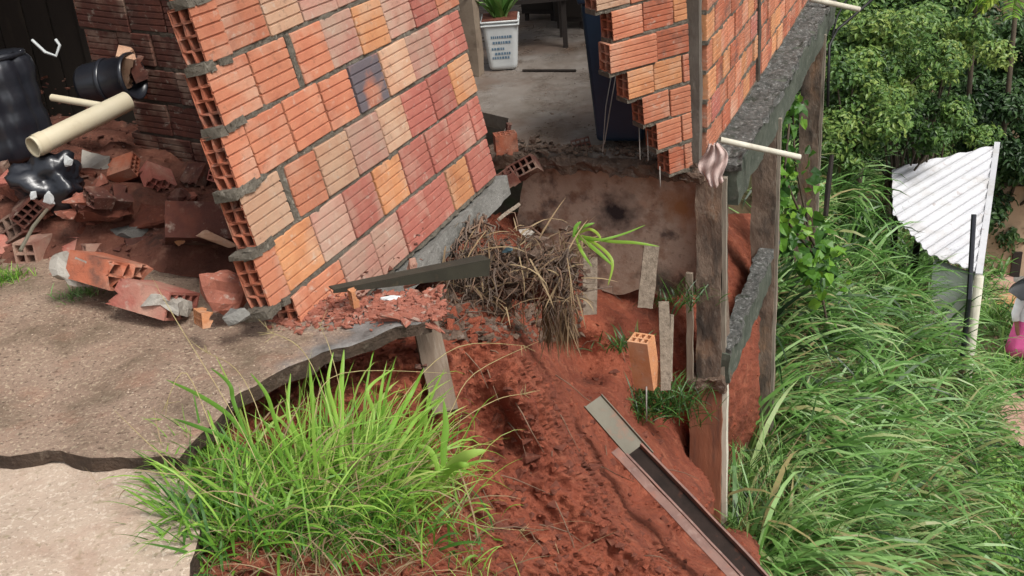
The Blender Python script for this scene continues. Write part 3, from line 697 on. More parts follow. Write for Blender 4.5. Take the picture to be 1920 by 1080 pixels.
# ================================================================== RUBBLE AT THE LEFT
# mound of reddish rubble earth on which the broken bricks lie
gx = np.linspace(-3.6, .35, 150); gy = np.linspace(3.15, 6.6, 130); GX, GY = np.meshgrid(gx, gy)
V = np.column_stack([GX.ravel(), GY.ravel(), np.zeros(GX.size)])
yb = np.interp(V[:, 0], [-3.6, -1.8, -.8, -.4, .35], [3.75, 3.70, 3.42, 3.5, 3.6])
d = V[:, 1]-yb
env = np.clip(d/.5, 0, 1)
V[:, 2] = -.06+env*(.15+.10*np.exp(-((V[:, 0]+1.75)/.35)**2-((V[:, 1]-4.4)/.35)**2)+.12*np.exp(-((V[:, 0]+2.3)/.3)**2-((V[:, 1]-4.8)/.5)**2)) - .35*np.clip((V[:, 0]+.55)/.6, 0, 1)
_q = P(352, 540, 3.75); V[:, 2] -= .28*np.exp(-((V[:, 0]-_q.x-.05)/.16)**2-((V[:, 1]-_q.y-.1)/.16)**2)
V[:, 2] += (vnoise(V, 2.2, 3)*.07+vnoise(V, 8, 3)*.035+vnoise(V, 26, 2)*.014)*(.3+.7*env)
RUB = V.copy()
I = np.arange(len(V)).reshape(len(gy), len(gx)); F = np.stack([I[:-1, :-1], I[:-1, 1:], I[1:, 1:], I[1:, :-1]], -1).reshape(-1, 4)
wy = MW.to_3x3() @ Vector((0, 1, 0)); cen = V[F].mean(1); F = F[((cen-np.array(Wo[:]))@np.array(wy[:])) > .05]; cen = V[F].mean(1); F = F[((cen-np.array(Wo[:]))@np.array(e1[:])) < 1.7]; cen = V[F].mean(1)-np.array(C0[:]); F = F[~((cen@-np.array(N[:]) < 1.75) & (cen@np.array(E[:]) > -.25))]
tag(ob('rubble_ground', npmesh('rubble_ground', V, F, smooth=True), M_rubsoil), kind='structure')
def on_rub(x, y):       # where the sight line of a pixel meets the rubble
    p = PZ(x, y, .08); k = np.argmin((RUB[:, 0]-p.x)**2+(RUB[:, 1]-p.y)**2); return PZ(x, y, float(RUB[k, 2]))
BROK = [mslot(grid_brick('broken_hollow_brick', .22, .172, .095, 2, 4, None, .009, jag=.03, seed=k, frac=f)) for k, f in enumerate((.95, .6, .45, .8, .35, 1.0))]
def broken(x, y, Z, rot, seed, c, label, size=1.0, name='broken_brick', group=None, cat='brick', lift=0):
    p = P(x, y, Z) if Z else on_rub(x, y)+ZU*(.035*size+lift)
    M = T(p) @ RZ(rot[2]) @ RY(rot[1]) @ RX(rot[0]) @ Matrix.Scale(size, 4) @ T((-.08, -.047, -.086))
    o = ob(name, BROK[seed % len(BROK)], BM[c]); o.matrix_world = M
    return tag(o, label, cat, group or 'broken bricks in the rubble')
def chunk(x, y, Z, s, rot, seed, mat, label, name='concrete_chunk', cat='rubble chunk', group=None):
    p = P(x, y, Z) if Z else on_rub(x, y)+ZU*s[2]*.5
    o = ob(name, chunk_mesh(name, *s, n=14, seed=seed), mat); o.matrix_world = T(p) @ RZ(rot[2]) @ RY(rot[1]) @ RX(rot[0]); return tag(o, label, cat, group)
broken(368, 420, 4.0, (62, 12, 14), 5, 'D', 'dark hollow brick chunk on its side beneath the open end of the leaning wall', 1.35)
broken(352, 492, None, (90, -12, 18), 5, 'W', 'whole reddish brick lying flat in front of the dark gap under the leaning wall', 1.2, lift=.03)
broken(290, 500, None, (80, 5, -20), 3, 'R', 'short red brick piece left of the flat lying brick', .8)
broken(80, 512, None, (0, 8, 80), 1, 'P', 'pink fluted brick end standing upright at the pavement edge', .95, lift=.03)
broken(25, 500, None, (30, 40, -30), 2, 'R', 'split red brick at the far left edge of the pavement rubble', .9)
broken(135, 505, None, (88, 5, 20), 3, 'P', 'pink brick shard stacked flat beside the upright fluted brick', .85)
broken(140, 527, None, (85, -4, 10), 4, 'R', 'lowest thin red brick shard right of the upright fluted brick', .8)
broken(190, 490, None, (75, 15, 35), 4, 'P', 'pink brick shard leaning behind the whitewashed wall fragment', .9)
broken(250, 130, 4.72, (20, 20, 10), 2, 'T', 'broken tan brick stuck in the hole of the dark rear wall', .9)
broken(262, 128, 4.72, (0, -10, 30), 1, 'D', 'dark broken hollow brick under the hole of the rear wall', .55)
broken(50, 445, None, (60, 20, 60), 3, 'D', 'dirt covered brick half buried in the red mound near the metal rod', 1.0)
broken(240, 395, None, (40, 20, 30), 2, 'D', 'dusty brick bit lying on the red mound behind the grey triangle of concrete', .8)
broken(350, 451, 3.98, (20, 60, 30), 4, 'O', 'small orange brick piece in front of the dark hollow chunk', .36)
broken(395, 594, 3.42, (80, 10, 30), 4, 'O', 'bright orange brick fragment at the foot of the leaning wall', .50)
broken(672, 556, 3.55, (0, 0, 30), 4, 'O', 'small orange brick stub with one open hole under the dark steel bar', .34)
broken(160, 470, None, (75, 0, -15), 1, 'R', 'red brick piece lying on the mound above the pink shards', .8)
# wall fragment: two courses of a wall with pale mortar, lying on the pavement edge
fr = thing('fallen_wall_fragment', 'long slab of fallen red brickwork with white mortar lying on the pavement edge', 'wall fragment', T(P(245, 548, 3.72)) @ RZ(-24) @ RY(9) @ RX(62))
for i, x in enumerate((-.20, .01)): ob('brick', mslot(BROK[(i*5) % 6]), BM['WR'[i]], fr, T((x, 0, -.08)) @ RZ(i*180) @ T((-.2*i, -.05*i, 0)))
mb = MB(); mb.box(-.25, -.14, -.012, .07, -.10, .09); roughbox(mb, 'mortar', M_conc_light, fr, .03, 13, .03, 3, flat=True)
mb = MB(); mb.box(.02, .25, -.012, .03, .02, .09); roughbox(mb, 'mortar', M_conc_light, fr, .03, 13, .03, 5, flat=True)
chunk(250, 458, None, (.10, .05, .055), (0, 10, 20), 3, M_conc, 'grey triangular concrete chunk on the red mound')
chunk(165, 545, None, (.085, .04, .04), (0, 0, 10), 5, M_conc_light, 'white lime mortar lump at the left end of the fallen wall fragment')
chunk(418, 548, 3.55, (.075, .06, .085), (0, 0, 10), 8, M_debris, 'pinkish lump of mortar and clay crushed against the foot of the leaning wall')
chunk(440, 590, 3.42, (.05, .04, .03), (0, 0, 30), 9, M_conc, 'small grey stone beside the orange fragment at the wall foot')
chunk(405, 447, 3.9, (.075, .015, .02), (0, 35, 10), 10, BM['T'], 'curved tan shard leaning on the open ends of the leaning wall', 'clay_shard')
chunk(185, 305, 4.55, (.08, .06, .05), (0, 0, 10), 12, M_conc_light, 'pale stone lump behind the cream pipe')
chunk(195, 400, None, (.14, .12, .06), (0, 0, 30), 13, M_soil_clod, 'big rounded red clod in the middle of the rubble', 'soil_clod')
chunk(60, 360, None, (.13, .12, .07), (0, 0, 70), 14, M_soil_clod, 'lumpy red clod under the black barrel', 'soil_clod')
chunk(300, 420, None, (.12, .07, .05), (0, 10, 10), 15, M_soil_clod, 'crumbly red clod beside the dark hollow chunk', 'soil_clod')
LUMP = [chunk_mesh('rubble_lump', .05, .04, .03, 14, 40+k) for k in range(6)]
for k in range(64):
    x, y = rnd.uniform(-10, 440), rnd.uniform(330, 520)
    if (x > 300 and y > 470) or (60 < x < 140 and y < 400): continue
    sz = rnd.uniform(.5, 1.25)
    if k % 3 == 0:
        broken(x, y, None, (rnd.uniform(50, 110), rnd.uniform(-30, 30), rnd.uniform(0, 360)), k, rnd.choice('DWRD'), 'earth-stained brick piece lying in the rubble heap behind the pavement', rnd.uniform(.35, .7), lift=.02, group='brick pieces in the rubble heap')
    else:
        o = ob('rubble_lump', LUMP[k % 6]); 
        if not o.data.materials: o.data.materials.append(M_soil_clod)
        o.material_slots[0].link = 'OBJECT'; o.material_slots[0].material = rnd.choice((M_soil_clod, M_soil_clod, BM['D'], M_debris))
        o.matrix_world = T(on_rub(x, y)+ZU*.012) @ RZ(rnd.uniform(0, 360)) @ RX(rnd.uniform(-40, 40)) @ Matrix.Diagonal((sz*rnd.uniform(.8, 1.5), sz, sz*rnd.uniform(.7, 1.2), 1))
        tag(o, 'reddish lump of earth or clay in the rubble heap behind the pavement', 'rubble lump', 'lumps in the rubble heap')
# countless crumbs: joined stone bits scattered on rubble, pavement and the wall foot
def scatter(name, mat, pts, smin, smax, label, seed=0, flat=.6, kinds=6, cat='rubble', par=None):
    r = random.Random(seed); tm = []
    for k in range(kinds):
        bm = bmesh.new()
        for _ in range(9): bm.verts.new((r.uniform(-1, 1), r.uniform(-1, 1), r.uniform(-1, 1)*flat))
        bmesh.ops.convex_hull(bm, input=bm.verts)
        for v in [v for v in bm.verts if not v.link_faces]: bm.verts.remove(v)
        bmesh.ops.triangulate(bm, faces=bm.faces); bm.verts.index_update()
        tm.append((np.array([v.co[:] for v in bm.verts]), np.array([[v.index for v in f.verts] for f in bm.faces]))); bm.free()
    VV, FF, b = [], [], 0
    for p in pts:
        v, f = tm[r.randrange(kinds)]; a = r.uniform(0, 6.28); s = smin*(smax/smin)**(r.random()**1.6)
        c, q = math.cos(a), math.sin(a); st = r.uniform(.6, 1.5)
        w_ = np.column_stack([(v[:, 0]*c*st-v[:, 1]*q), (v[:, 0]*q*st+v[:, 1]*c), v[:, 2]])*s+np.array(p)
        VV.append(w_); FF.append(f+b); b += len(v)
    o = ob(name, npmesh(name, np.vstack(VV), np.vstack(FF)), mat, par); return tag(o, label, cat, kind='stuff')
def pave_z(x, y): return fbm((x, y, 1), 1.3, 4)*.03+fbm((x, y, 5), 9, 3)*.006
pts = []
for _ in range(2600):
    k = rnd.randrange(len(RUB)); 
    if RUB[k, 0] > -.3: continue
    pts.append(RUB[k]+np.array([rnd.uniform(-.02, .02), rnd.uniform(-.02, .02), .006]))
scatter('clay_crumbs', BM['D'], pts[:1300], .005, .019, 'crumbled red brick bits strewn over the rubble behind the pavement', 1)
scatter('mortar_crumbs', M_rubsoil, pts[1300:], .005, .024, 'dark earth crumbs strewn over the rubble behind the pavement', 2)
pts = []
for _ in range(1500):
    x = rnd.uniform(500, 835); y = 598+max(0, (700-x))*.02-rnd.random()*38+rnd.gauss(0, 9)
    p = PZ(x, y, .0); pts.append((p.x, p.y, pave_z(p.x, p.y)+.004))
scatter('clay_crumbs', M_debris, pts, .004, .022, 'pinkish clay crumbs piled along the foot of the leaning wall', 3)
pts = []
for _ in range(1500):
    gx_, gy_ = rnd.uniform(-60, 560), 560+rnd.random()**1.5*270
    if gy_ > 832 or (gx_ > 330 and gy_ > 830-(gx_-330)*.62): continue
    p = PZ(gx_, gy_, 0)
    pts.append((p.x, p.y, pave_z(p.x, p.y)+.001))
scatter('pavement_grit', M_sand, pts, .001, .0035, 'pale grit and straw flecks on the brown pavement', 4)
pts = []
for _ in range(6500):
    i = rnd.randrange(len(SOIL_PT)); j = rnd.randrange(SOIL_PT.shape[1]); px_ = us[j]; py_ = vs_[i]
    if py_ < 600 and px_ > 980: continue
    p = soil_at(px_, py_); pts.append((p.x, p.y, p.z+.003))
scatter('soil_crumbs', M_soil, pts, .003, .016, 'red soil crumbs clinging to the cut bank', 5)
pts = []
for _ in range(260):
    px_ = rnd.uniform(840, 1330); py_ = rnd.uniform(700, 1130)
    p = soil_at(px_, py_); pts.append((p.x, p.y, p.z))
scatter('soil_lumps', M_soil_clod, pts, .012, .034, 'darker lumps lying on the red bank', 21)
rp = thing('bank_roots', 'thin pale roots sticking out of the red bank', 'roots', T(soil_at(980, 800))); r0 = soil_at(980, 800); mb = MB(); r9 = random.Random(3)
for _ in range(46):
    x = r9.choice((r9.uniform(860, 1060), r9.uniform(860, 1300))); y = r9.uniform(640, 1060); p = soil_at(x, y)-r0; v = Vector((r9.gauss(.02, .05), -abs(r9.gauss(0, .05)), r9.gauss(-.05, .06)))
    mb.tube([p, p+v*.5+Vector((0, -.02, .02)), p+v*1.1, p+v*1.7+Vector((r9.gauss(0, .02), 0, -.03))], [.003, .0025, .002, .001], 4, cap=False)
tag(mb.ob('root_strand', M_root, rp, True), kind='stuff')
# pointed clay and mortar tongue on the broken pavement lip
mb = MB(); c = P(775, 612, 3.5)
for i in range(9):
    a = P(700+i*9+rnd.uniform(-8, 8), 596+rnd.uniform(-8, 14), 3.5+rnd.uniform(-.05, .05)); b = P(770+i*8, 602+i*3.5+rnd.uniform(-8, 5), 3.46)
    mb.tube([a, a.lerp(b, .5)+ZU*.01, b], [.009, .011, .003], 5)
tag(mb.ob('splintered_clay', M_debris, origin=c), 'splinters of pink clay and lath poking past the broken pavement lip', 'debris')

# ---------------- black plastic things and pipes (left)
b0 = on_rub(28, 284)+ZU*-.03
bb = thing('black_barrel', 'big crumpled black plastic barrel standing at the far left edge', 'barrel', T(b0) @ RY(-4) @ RX(-6))
fn = lambda a, z: 1+.045*math.sin(a*9+z*5)+.03*math.sin(a*17+2+z*8)+.03*math.sin(z*14+a*2)+.06*noise.noise(Vector((math.cos(a)*2, math.sin(a)*2, z*7)))
prof = [(.001, 0), (.15, 0), (.165, .02)]+[(.17+.003*math.sin(i*1.3), .04+i*.02) for i in range(18)]+[(.165, .405), (.155, .42), (.15, .425)]
MB().lathe(prof, 54, None, fn).ob('barrel_body', M_black, bb, True)
MB().lathe([(.15, .42), (.158, .425), (.16, .44), (.13, .452), (.06, .455), (.055, .475), (.001, .478)], 36).ob('barrel_lid', M_black, bb, True)
mb = MB(); mb.tube([(.15*math.cos(a), .15*math.sin(a)-.0, .44+.0) for a in np.linspace(0, 1.9*math.pi, 26)], .008, 6); mb.ob('rim_ring', M_black, bb, True)
# black pot lying on its side in the hole
pt = thing('black_pot', 'round black plastic pot lying on its side in front of the dark rear wall', 'plastic pot', T(P(160, 160, 4.72)) @ RZ(-12) @ RY(82))
MB().lathe([(.001, .0), (.082, .0), (.086, .015), (.09, .12), (.094, .215), (.10, .22), (.10, .238), (.092, .238), (.086, .2), (.08, .03), (.001, .03)], 40, None, lambda a, z: 1+.01*math.sin(a*5)).ob('pot_body', M_black, pt, True)
MB().lathe([(.093, .10), (.097, .105), (.097, .118), (.0935, .122)], 40).ob('pot_band', M_black, pt, True)
# torn black bag
bm = bmesh.new(); bmesh.ops.create_icosphere(bm, subdivisions=4, radius=1)
for v in bm.verts:
    q = v.co.copy(); n1 = noise.noise(q*1.6); n2 = noise.noise(q*4+Vector((3, 0, 0)))
    v.co = Vector((q.x*.13, q.y*.09, q.z*.10))*(1+.6*n1+.3*abs(n2)-.12*abs(noise.noise(q*9)))
me = bpy.data.meshes.new('bag'); bm.to_mesh(me); bm.free(); me.polygons.foreach_set('use_smooth', [True]*len(me.polygons))
o = ob('torn_black_bag', me, M_black); o.matrix_world = T(P(98, 338, 4.25)); tag(o, 'crumpled torn black plastic bag on the red rubble under the cream pipe', 'plastic bag')
for x, y, s, lb in ((92, 372, .022, 'small white scrap stuck to the lower end of the black bag'), (62, 366, .014, 'tiny white scrap left of the black bag'), (128, 300, .02, 'pale bluish scrap on top of the black bag')):
    chunk(x, y, 4.12, (s, s*.3, s*1.3), (0, 10, 20), int(x), M_white, lb, 'plastic_scrap', 'scrap')
def pipe(name, pts, r, mat, label, cat='pipe', n=20, wall_=.004):
    pts = [Vector(p) for p in pts]; d = (pts[-1]-pts[0]).normalized()
    r_ = thing(name, label, cat, T(pts[0])); q = [p-pts[0] for p in pts]
    MB().tube(q, r, n, cap=False).ob('pipe_body', mat, r_, True)
    # inner wall and rims, so the ends are open
    MB().tube(q, r-wall_, n, cap=False).ob('inner_wall', mat, r_, True)
    for k, e in enumerate((q[0], q[-1])):
        dd = d*(-.0015 if k == 0 else .0015); mb = MB(); a = d.orthogonal().normalized(); b = d.cross(a)
        for i in range(n):
            c, s = math.cos(2*math.pi*i/n), math.sin(2*math.pi*i/n); mb.v += [e+dd+(a*c+b*s)*r, e+dd+(a*c+b*s)*(r-wall_)]
        mb.f = [(2*i, 2*((i+1) % n), 2*((i+1) % n)+1, 2*i+1) for i in range(n)]; mb.ob('rim', mat, r_)
    return r_
pp = pipe('drain_pipe', [P(62, 276, 4.12), P(238, 190, 4.42)], .040, M_pvc, 'thick cream plastic drain pipe lying across the rubble at the left', n=28)
mb = MB(); d = (P(238, 190, 4.42)-P(62, 276, 4.12)).normalized(); mb.tube([d*.012, d*.05], .0425, 28, cap=False); mb.ob('collar', M_pvc, pp, True)
pipe('thin_pipe', [P(98, 183, 4.6), P(200, 200, 4.5)], .015, M_pvc, 'thin cream pipe half hidden behind the thick drain pipe')
pipe('thin_pipe', [P(1350, 262, 5.95), P(1500, 295, 6.05)], .0165, M_white_edge, 'white plastic pipe sticking out to the right from the side wall corner')
pipe('thin_pipe', [P(1520, -2, 9.0), P(1612, 18, 9.0)], .022, M_white_edge, 'white pipe stub poking out near the top above the third pillar')
mb = MB(); a = P(38, 470, 3.95); mb.tube([a, P(62, 425, 4.05), P(88, 393, 4.15)], .007, 7); tag(mb.ob('metal_rod', M_greygutter, origin=a), 'thin grey rod poking up from the red mound to the black bag', 'rod')
mb = MB(); a = P(60, 75, 5.0); mb.tube([a, P(85, 98, 5), P(105, 105, 5), P(112, 85, 5), P(104, 74, 5)], .007, 6); tag(mb.ob('bent_wire', M_white, origin=a), 'bent pale wire above the black barrel', 'wire')
# dark boards and the house behind
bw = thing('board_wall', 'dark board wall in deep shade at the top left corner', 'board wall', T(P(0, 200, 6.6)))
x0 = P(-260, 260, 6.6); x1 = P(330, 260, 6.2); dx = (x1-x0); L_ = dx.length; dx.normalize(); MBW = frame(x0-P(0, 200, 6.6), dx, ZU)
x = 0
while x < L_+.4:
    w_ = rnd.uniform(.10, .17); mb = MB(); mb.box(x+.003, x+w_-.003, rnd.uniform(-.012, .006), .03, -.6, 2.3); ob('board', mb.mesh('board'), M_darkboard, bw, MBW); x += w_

# ================================================================== PATIO ITEMS
# door jamb left of the patio
jb = P(884, 118, 7.9)
vpost('door_jamb', 'dirty beige plaster door jamb between the leaning wall and the bucket', frame(Vector((jb.x, jb.y, FZ)), -N*-1, ZU), .15, .10, 2.2, M_jamb, .006, 8, 'door jamb')
# wheelie bin
bp = PZ(1172, 262, FZ)
binr = thing('wheelie_bin', 'tall dark blue wheelie bin half hidden by the broken brick corner', 'bin', frame(Vector((bp.x, bp.y, FZ)), N*.97+E*.1, ZU))
def taper(mb, w0, d0, w1, d1, z0, z1, M=None):
    vs = [(sx*a/2, sy*b/2, z) for z, a, b in ((z0, w0, d0), (z1, w1, d1)) for sx, sy in ((-1, -1), (1, -1), (1, 1), (-1, 1))]
    return mb.add(vs, [(3, 2, 1, 0), (4, 5, 6, 7), (0, 1, 5, 4), (1, 2, 6, 5), (2, 3, 7, 6), (3, 0, 4, 7)], M)
def bev(o, wd, seg=3):
    m = o.modifiers.new('bevel', 'BEVEL'); m.width = wd; m.segments = seg; m.limit_method = 'ANGLE'; return o
bev(taper(MB(), .27, .32, .36, .42, .04, .83).ob('bin_body', M_bin, binr), .025)
bev(taper(MB(), .38, .44, .39, .45, .825, .86).ob('bin_rim', M_bin, binr), .01)
mb = MB(); taper(mb, .40, .47, .32, .38, .862, .915); bev(mb.ob('bin_lid', M_lid, binr), .015)
for sx in (-1, 1):
    mb = MB(); mb.tube([(sx*.125, .15, .06), (sx*.165, .15, .06)], .06, 20); mb.ob('wheel', M_black, binr)
mb = MB(); mb.tube([(-.13, .23, .86), (-.13, .26, .87), (.13, .26, .87), (.13, .23, .86)], .012, 8); mb.ob('handle', M_bin, binr)
# paint bucket used as a planter
kp = P(945, 126, 8.05); 
bk = thing('planter_bucket', 'white plastic bucket with blue print used as a planter on the patio', 'bucket', frame(Vector((kp.x, kp.y, kp.z)), N, ZU) @ RZ(20))
BH = .36
mb = MB(); taper(mb, .20, .20, .26, .26, 0, BH); bkb = bev(mb.ob('bucket_body', M_white, bk), .035, 4)
for z in (BH-.03, BH-.005): bev(taper(MB(), .272, .272, .275, .275, z-.006, z+.008).ob('rim', M_white, bk), .03, 4)
mb = MB(); taper(mb, .25, .25, .25, .25, BH+.003, BH+.01); mb.ob('potting_soil', M_soil_clod, bk)
M_print = pmat('blue_grey_print', (.10, .17, .24), (.16, .24, .32), 20, rough=.5, bump=0)
for i, (z, w0, w1) in enumerate(((.24, -.07, .06), (.20, -.06, .07), (.155, -.07, .02), (.12, -.05, .06), (.09, -.07, .05))):
    mb = MB(); x = w0
    while x < w1:
        g = rnd.uniform(.008, .02); yf = -(.10+.03*z/BH)-.0025; mb.add([(x, yf, z), (x+g, yf, z), (x+g, yf-.0012, z+.018), (x, yf-.0012, z+.018)], [(0, 1, 2, 3)]); x += g+.005
    mb.ob('label_print', M_print, bkb)

# ---- leaves and blades (numpy)
def blades(base, az, L, el0, bend, w_, seg=6, tint=None, twist=0, fold=0, roll=None):
    """arching grass blades as ribbons. all arguments arrays of length n"""
    n = len(base); base = np.asarray(base, float)
    pos = base.copy(); el = el0.copy(); step = L/seg; Vs = []
    wv = np.column_stack([-np.sin(az), np.cos(az), np.zeros(n)])
    if roll is None: roll = rng.normal(0, .5, n)
    for i in range(seg+1):
        t_ = i/seg; prof = w_*(np.sin(np.pi*min(1, (t_*.72+.25)))**.8)*(1 if t_ < 1 else .08)
        d = np.column_stack([np.cos(az)*np.cos(el), np.sin(az)*np.cos(el), np.sin(el)])
        nn = np.cross(d, wv); wr = wv*np.cos(roll)[:, None]+nn*np.sin(roll)[:, None]
        Vs.append(pos-wr*prof[:, None]/2); Vs.append(pos+wr*prof[:, None]/2)
        pos = pos+d*step[:, None]; el = el-bend/seg*(.5+1.0*t_); az = az+twist/seg
        wv = np.column_stack([-np.sin(az), np.cos(az), np.zeros(n)])
    A = np.stack(Vs, 1)      # n, 2(seg+1), 3
    k = 2*(seg+1); idx = np.arange(n)[:, None]*k
    F = np.concatenate([np.stack([idx+2*i, idx+2*i+1, idx+2*i+3, idx+2*i+2], -1).reshape(n, 1, 4) for i in range(seg)], 1).reshape(-1, 4)
    tn = np.repeat(tint if tint is not None else rng.random(n), k)
    return A.reshape(-1, 3), F, tn
def leaves(pos, nrm, size, aspect=.5, tint=None, droop=.2):
    """6-vertex folded leaves"""
    n = len(pos); pos = np.asarray(pos, float)
    nrm = nrm/np.linalg.norm(nrm, axis=1)[:, None]
    a = np.cross(nrm, rng.normal(size=(n, 3))); a /= np.linalg.norm(a, axis=1)[:, None]; b = np.cross(nrm, a)
    L = size[:, None]; W = L*aspect
    pts = [pos, pos+a*L*.35+b*W*.5+nrm*W*.18, pos+a*L*.35-b*W*.5+nrm*W*.18, pos+a*L*.8+b*W*.28+nrm*(W*.1-L*droop*.5), pos+a*L*.8-b*W*.28+nrm*(W*.1-L*droop*.5), pos+a*L-nrm*L*droop, pos+a*L*.45-nrm*L*droop*.15]
    A = np.stack(pts, 1); k = 7; idx = np.arange(n)[:, None]*k
    tri = [(0, 1, 6), (0, 6, 2), (1, 3, 6), (2, 6, 4), (3, 5, 6), (4, 6, 5)]
    F = np.concatenate([np.stack([idx+i, idx+j, idx+l], -1).reshape(n, 1, 3) for i, j, l in tri], 1).reshape(-1, 3)
    return A.reshape(-1, 3), F, np.repeat(tint if tint is not None else rng.random(n), k)
def join(parts):
    V, F, Tn, b = [], [], [], 0
    for v, f, t_ in parts: V.append(v); F.append(f+b); Tn.append(t_); b += len(v)
    return np.vstack(V), np.vstack(F), np.concatenate(Tn)
def lmesh(name, data, mat, parent=None, M=None):
    v, f, t_ = data; return ob(name, npmesh(name, v, f, np.clip(t_, 0, 1)), mat, parent, M)
def U_(a, b, n): return rng.uniform(a, b, n)

# bucket plant
n = 46; v = blades(np.column_stack([U_(-.04, .04, n), U_(-.04, .04, n), np.full(n, BH)]), U_(0, 6.28, n), U_(.25, .5, n), U_(.8, 1.5, n), U_(.4, 1.5, n), U_(.02, .035, n), 6, U_(.2, .8, n))
lmesh('foliage', v, G_hill, bk)
mb = MB(); mb.tube([(0, 0, BH), (.01, 0, BH+.2), (0, .01, BH+.45)], .012, 7); mb.ob('stem', M_root, bk)
# light blue bag behind the plant
# floor stick, table legs, dark furniture at the back
mb = MB(); a = PZ(980, 132, FZ+.01); mb.tube([a, PZ(1080, 132, FZ+.012)], .010, 6); tag(mb.ob('floor_stick', M_darkboard, origin=a), 'dark thin stick lying on the patio floor', 'stick')
tb = thing('low_table', 'small dark low table behind the white bucket', 'table', T(Vector((*PZ(1010, 84, FZ).xy, FZ))))
mb = MB(); mb.box(-.28, .22, -.2, .2, .36, .39); mb.ob('table_top', M_dark, tb)
for sx in (-.25, .18):
    for sy in (-.17, .17): mb = MB(); mb.box(sx, sx+.035, sy, sy+.03, 0, .36); mb.ob('leg', M_dark, tb)
for i, (px, wd, hh, lb, nm) in enumerate(((1068, .26, .9, 'dark narrow cabinet at the back of the patio', 'cabinet'), (1010, .3, .95, 'black shelf in the shade behind the low table', 'shelf'))):
    q = PZ(px, 55 if i == 0 else 40, FZ); r = thing(nm, lb, nm, frame(Vector((q.x, q.y, FZ)), N, ZU))
    mb = MB(); mb.box(-wd/2, wd/2, 0, .3, 0.06, hh); bev(mb.ob('body', M_dark, r), .008)
    mb = MB(); mb.box(-wd/2+.02, wd/2-.02, -.014, -.002, .10, hh-.04); mb.ob('front_panel', M_darkboard, r)
    for sx in (-wd/2+.02, wd/2-.05): mb = MB(); mb.box(sx, sx+.03, .02, .05, 0, .06); mb.ob('leg', M_dark, r)
# back wall of the patio, beyond the top of the frame but shading the floor
def quadbox(pts, th, nrm): 
    mb = MB(); mb.add([p for p in pts]+[p+nrm*th for p in pts], [(0, 1, 2, 3), (7, 6, 5, 4), (0, 4, 5, 1), (1, 5, 6, 2), (2, 6, 7, 3), (3, 7, 4, 0)]); return mb
mb = quadbox([H_(-.1, 5.6, 0), H_(4.4, 5.6, 0), H_(4.4, 5.6, 2.6), H_(-.1, 5.6, 2.6)], .12, E)
tag(mb.ob('house_back_wall', M_jamb), 'dark plastered back wall of the patio above the furniture', 'wall')
mb = quadbox([H_(-.25, 1.6, 2.6), H_(3.3, 1.6, 2.6), H_(3.3, 6.2, 2.75), H_(-.25, 6.2, 2.75)], .05, ZU)
tag(mb.ob('unseen_patio_roof', M_fibre), 'unseen roof sheet added to shade the rear of the patio', 'roof')  # roof out of view, added to darken the patio interior
mb = MB(); z = 2.15
mb.add([(-4.6, 4.35, z), (-1.55, 4.35, z), (-1.0, 5.4, z), (-.9, 9, z+.3), (-4.6, 9, z+.3)]+[(-4.6, 4.35, z+.06), (-1.55, 4.35, z+.06), (-1.0, 5.4, z+.06), (-.9, 9, z+.36), (-4.6, 9, z+.36)], [(4, 3, 2, 1, 0), (5, 6, 7, 8, 9), (0, 1, 6, 5), (1, 2, 7, 6), (2, 3, 8, 7), (3, 4, 9, 8), (4, 0, 5, 9)])
tag(mb.ob('unseen_room_roof', M_fibre), 'unseen roof added to shade the rubble behind the leaning wall', 'roof')  # out of view, added so the left side falls into shade
mb = MB(); mb.box(-3.5, -3.4, 3.9, 7.5, -.1, 2.2); tag(mb.ob('unseen_room_wall', M_jamb), 'unseen side wall left of the barrel, added to keep the rubble dark', 'wall')  # added beyond the frame to cut light from the left

# small bricks on the floor edge
broken(948, 268, 6.15, (0, 90, 10), 3, 'W', 'upright reddish brick stub on the patio edge beside the leaning wall', .72)
broken(962, 246, 6.3, (0, 10, 10), 4, 'D', 'brick crumb on top of the upright stub at the patio edge', .5)
broken(1088, 268, 6.35, (80, 10, 90), 4, 'D', 'lone dark brick bit lying in the middle of the patio edge', .62)
for x, y, s, lb in ((998, 262, .03, 'small dark lump on the patio edge left of the lone brick bit'), (1022, 288, .035, 'flat earth lump on the patio edge right of the upright stub'), (985, 282, .022, 'tiny clay lump beside the upright brick stub'), (1040, 275, .016, 'tiny pale pebble between the lumps on the patio edge'), (1112, 302, .022, 'crumb of mortar at the patio lip below the bin')):
    chunk(x, y, 6.25, (s, s*.8, s*.6), (0, 0, x), x, M_slabedge, lb, 'mortar_lump', 'rubble chunk')
broken(985, 318, 5.95, (60, 30, 70), 1, 'D', 'dark brick wedged under the broken patio edge at its left end', .9)
broken(950, 352, 5.7, (10, 60, 20), 2, 'D', 'dark hanging brick at the corner between leaning wall and patio', .9)
pts = [tuple(H_(rnd.uniform(-.02, 1.25), rnd.gauss(.05, .06), .01)) for _ in range(420)]
scatter('edge_crumbs', M_slabedge, pts, .006, .028, 'brown mortar crumbs along the broken patio edge', 8)
pts = [tuple(H_(rnd.uniform(.02, 1.3), rnd.uniform(.05, 2.2)**1.0, .002)) for _ in range(260)]
scatter('floor_crumbs', M_slabedge, pts, .003, .010, 'small crumbs scattered on the damp patio floor', 9)
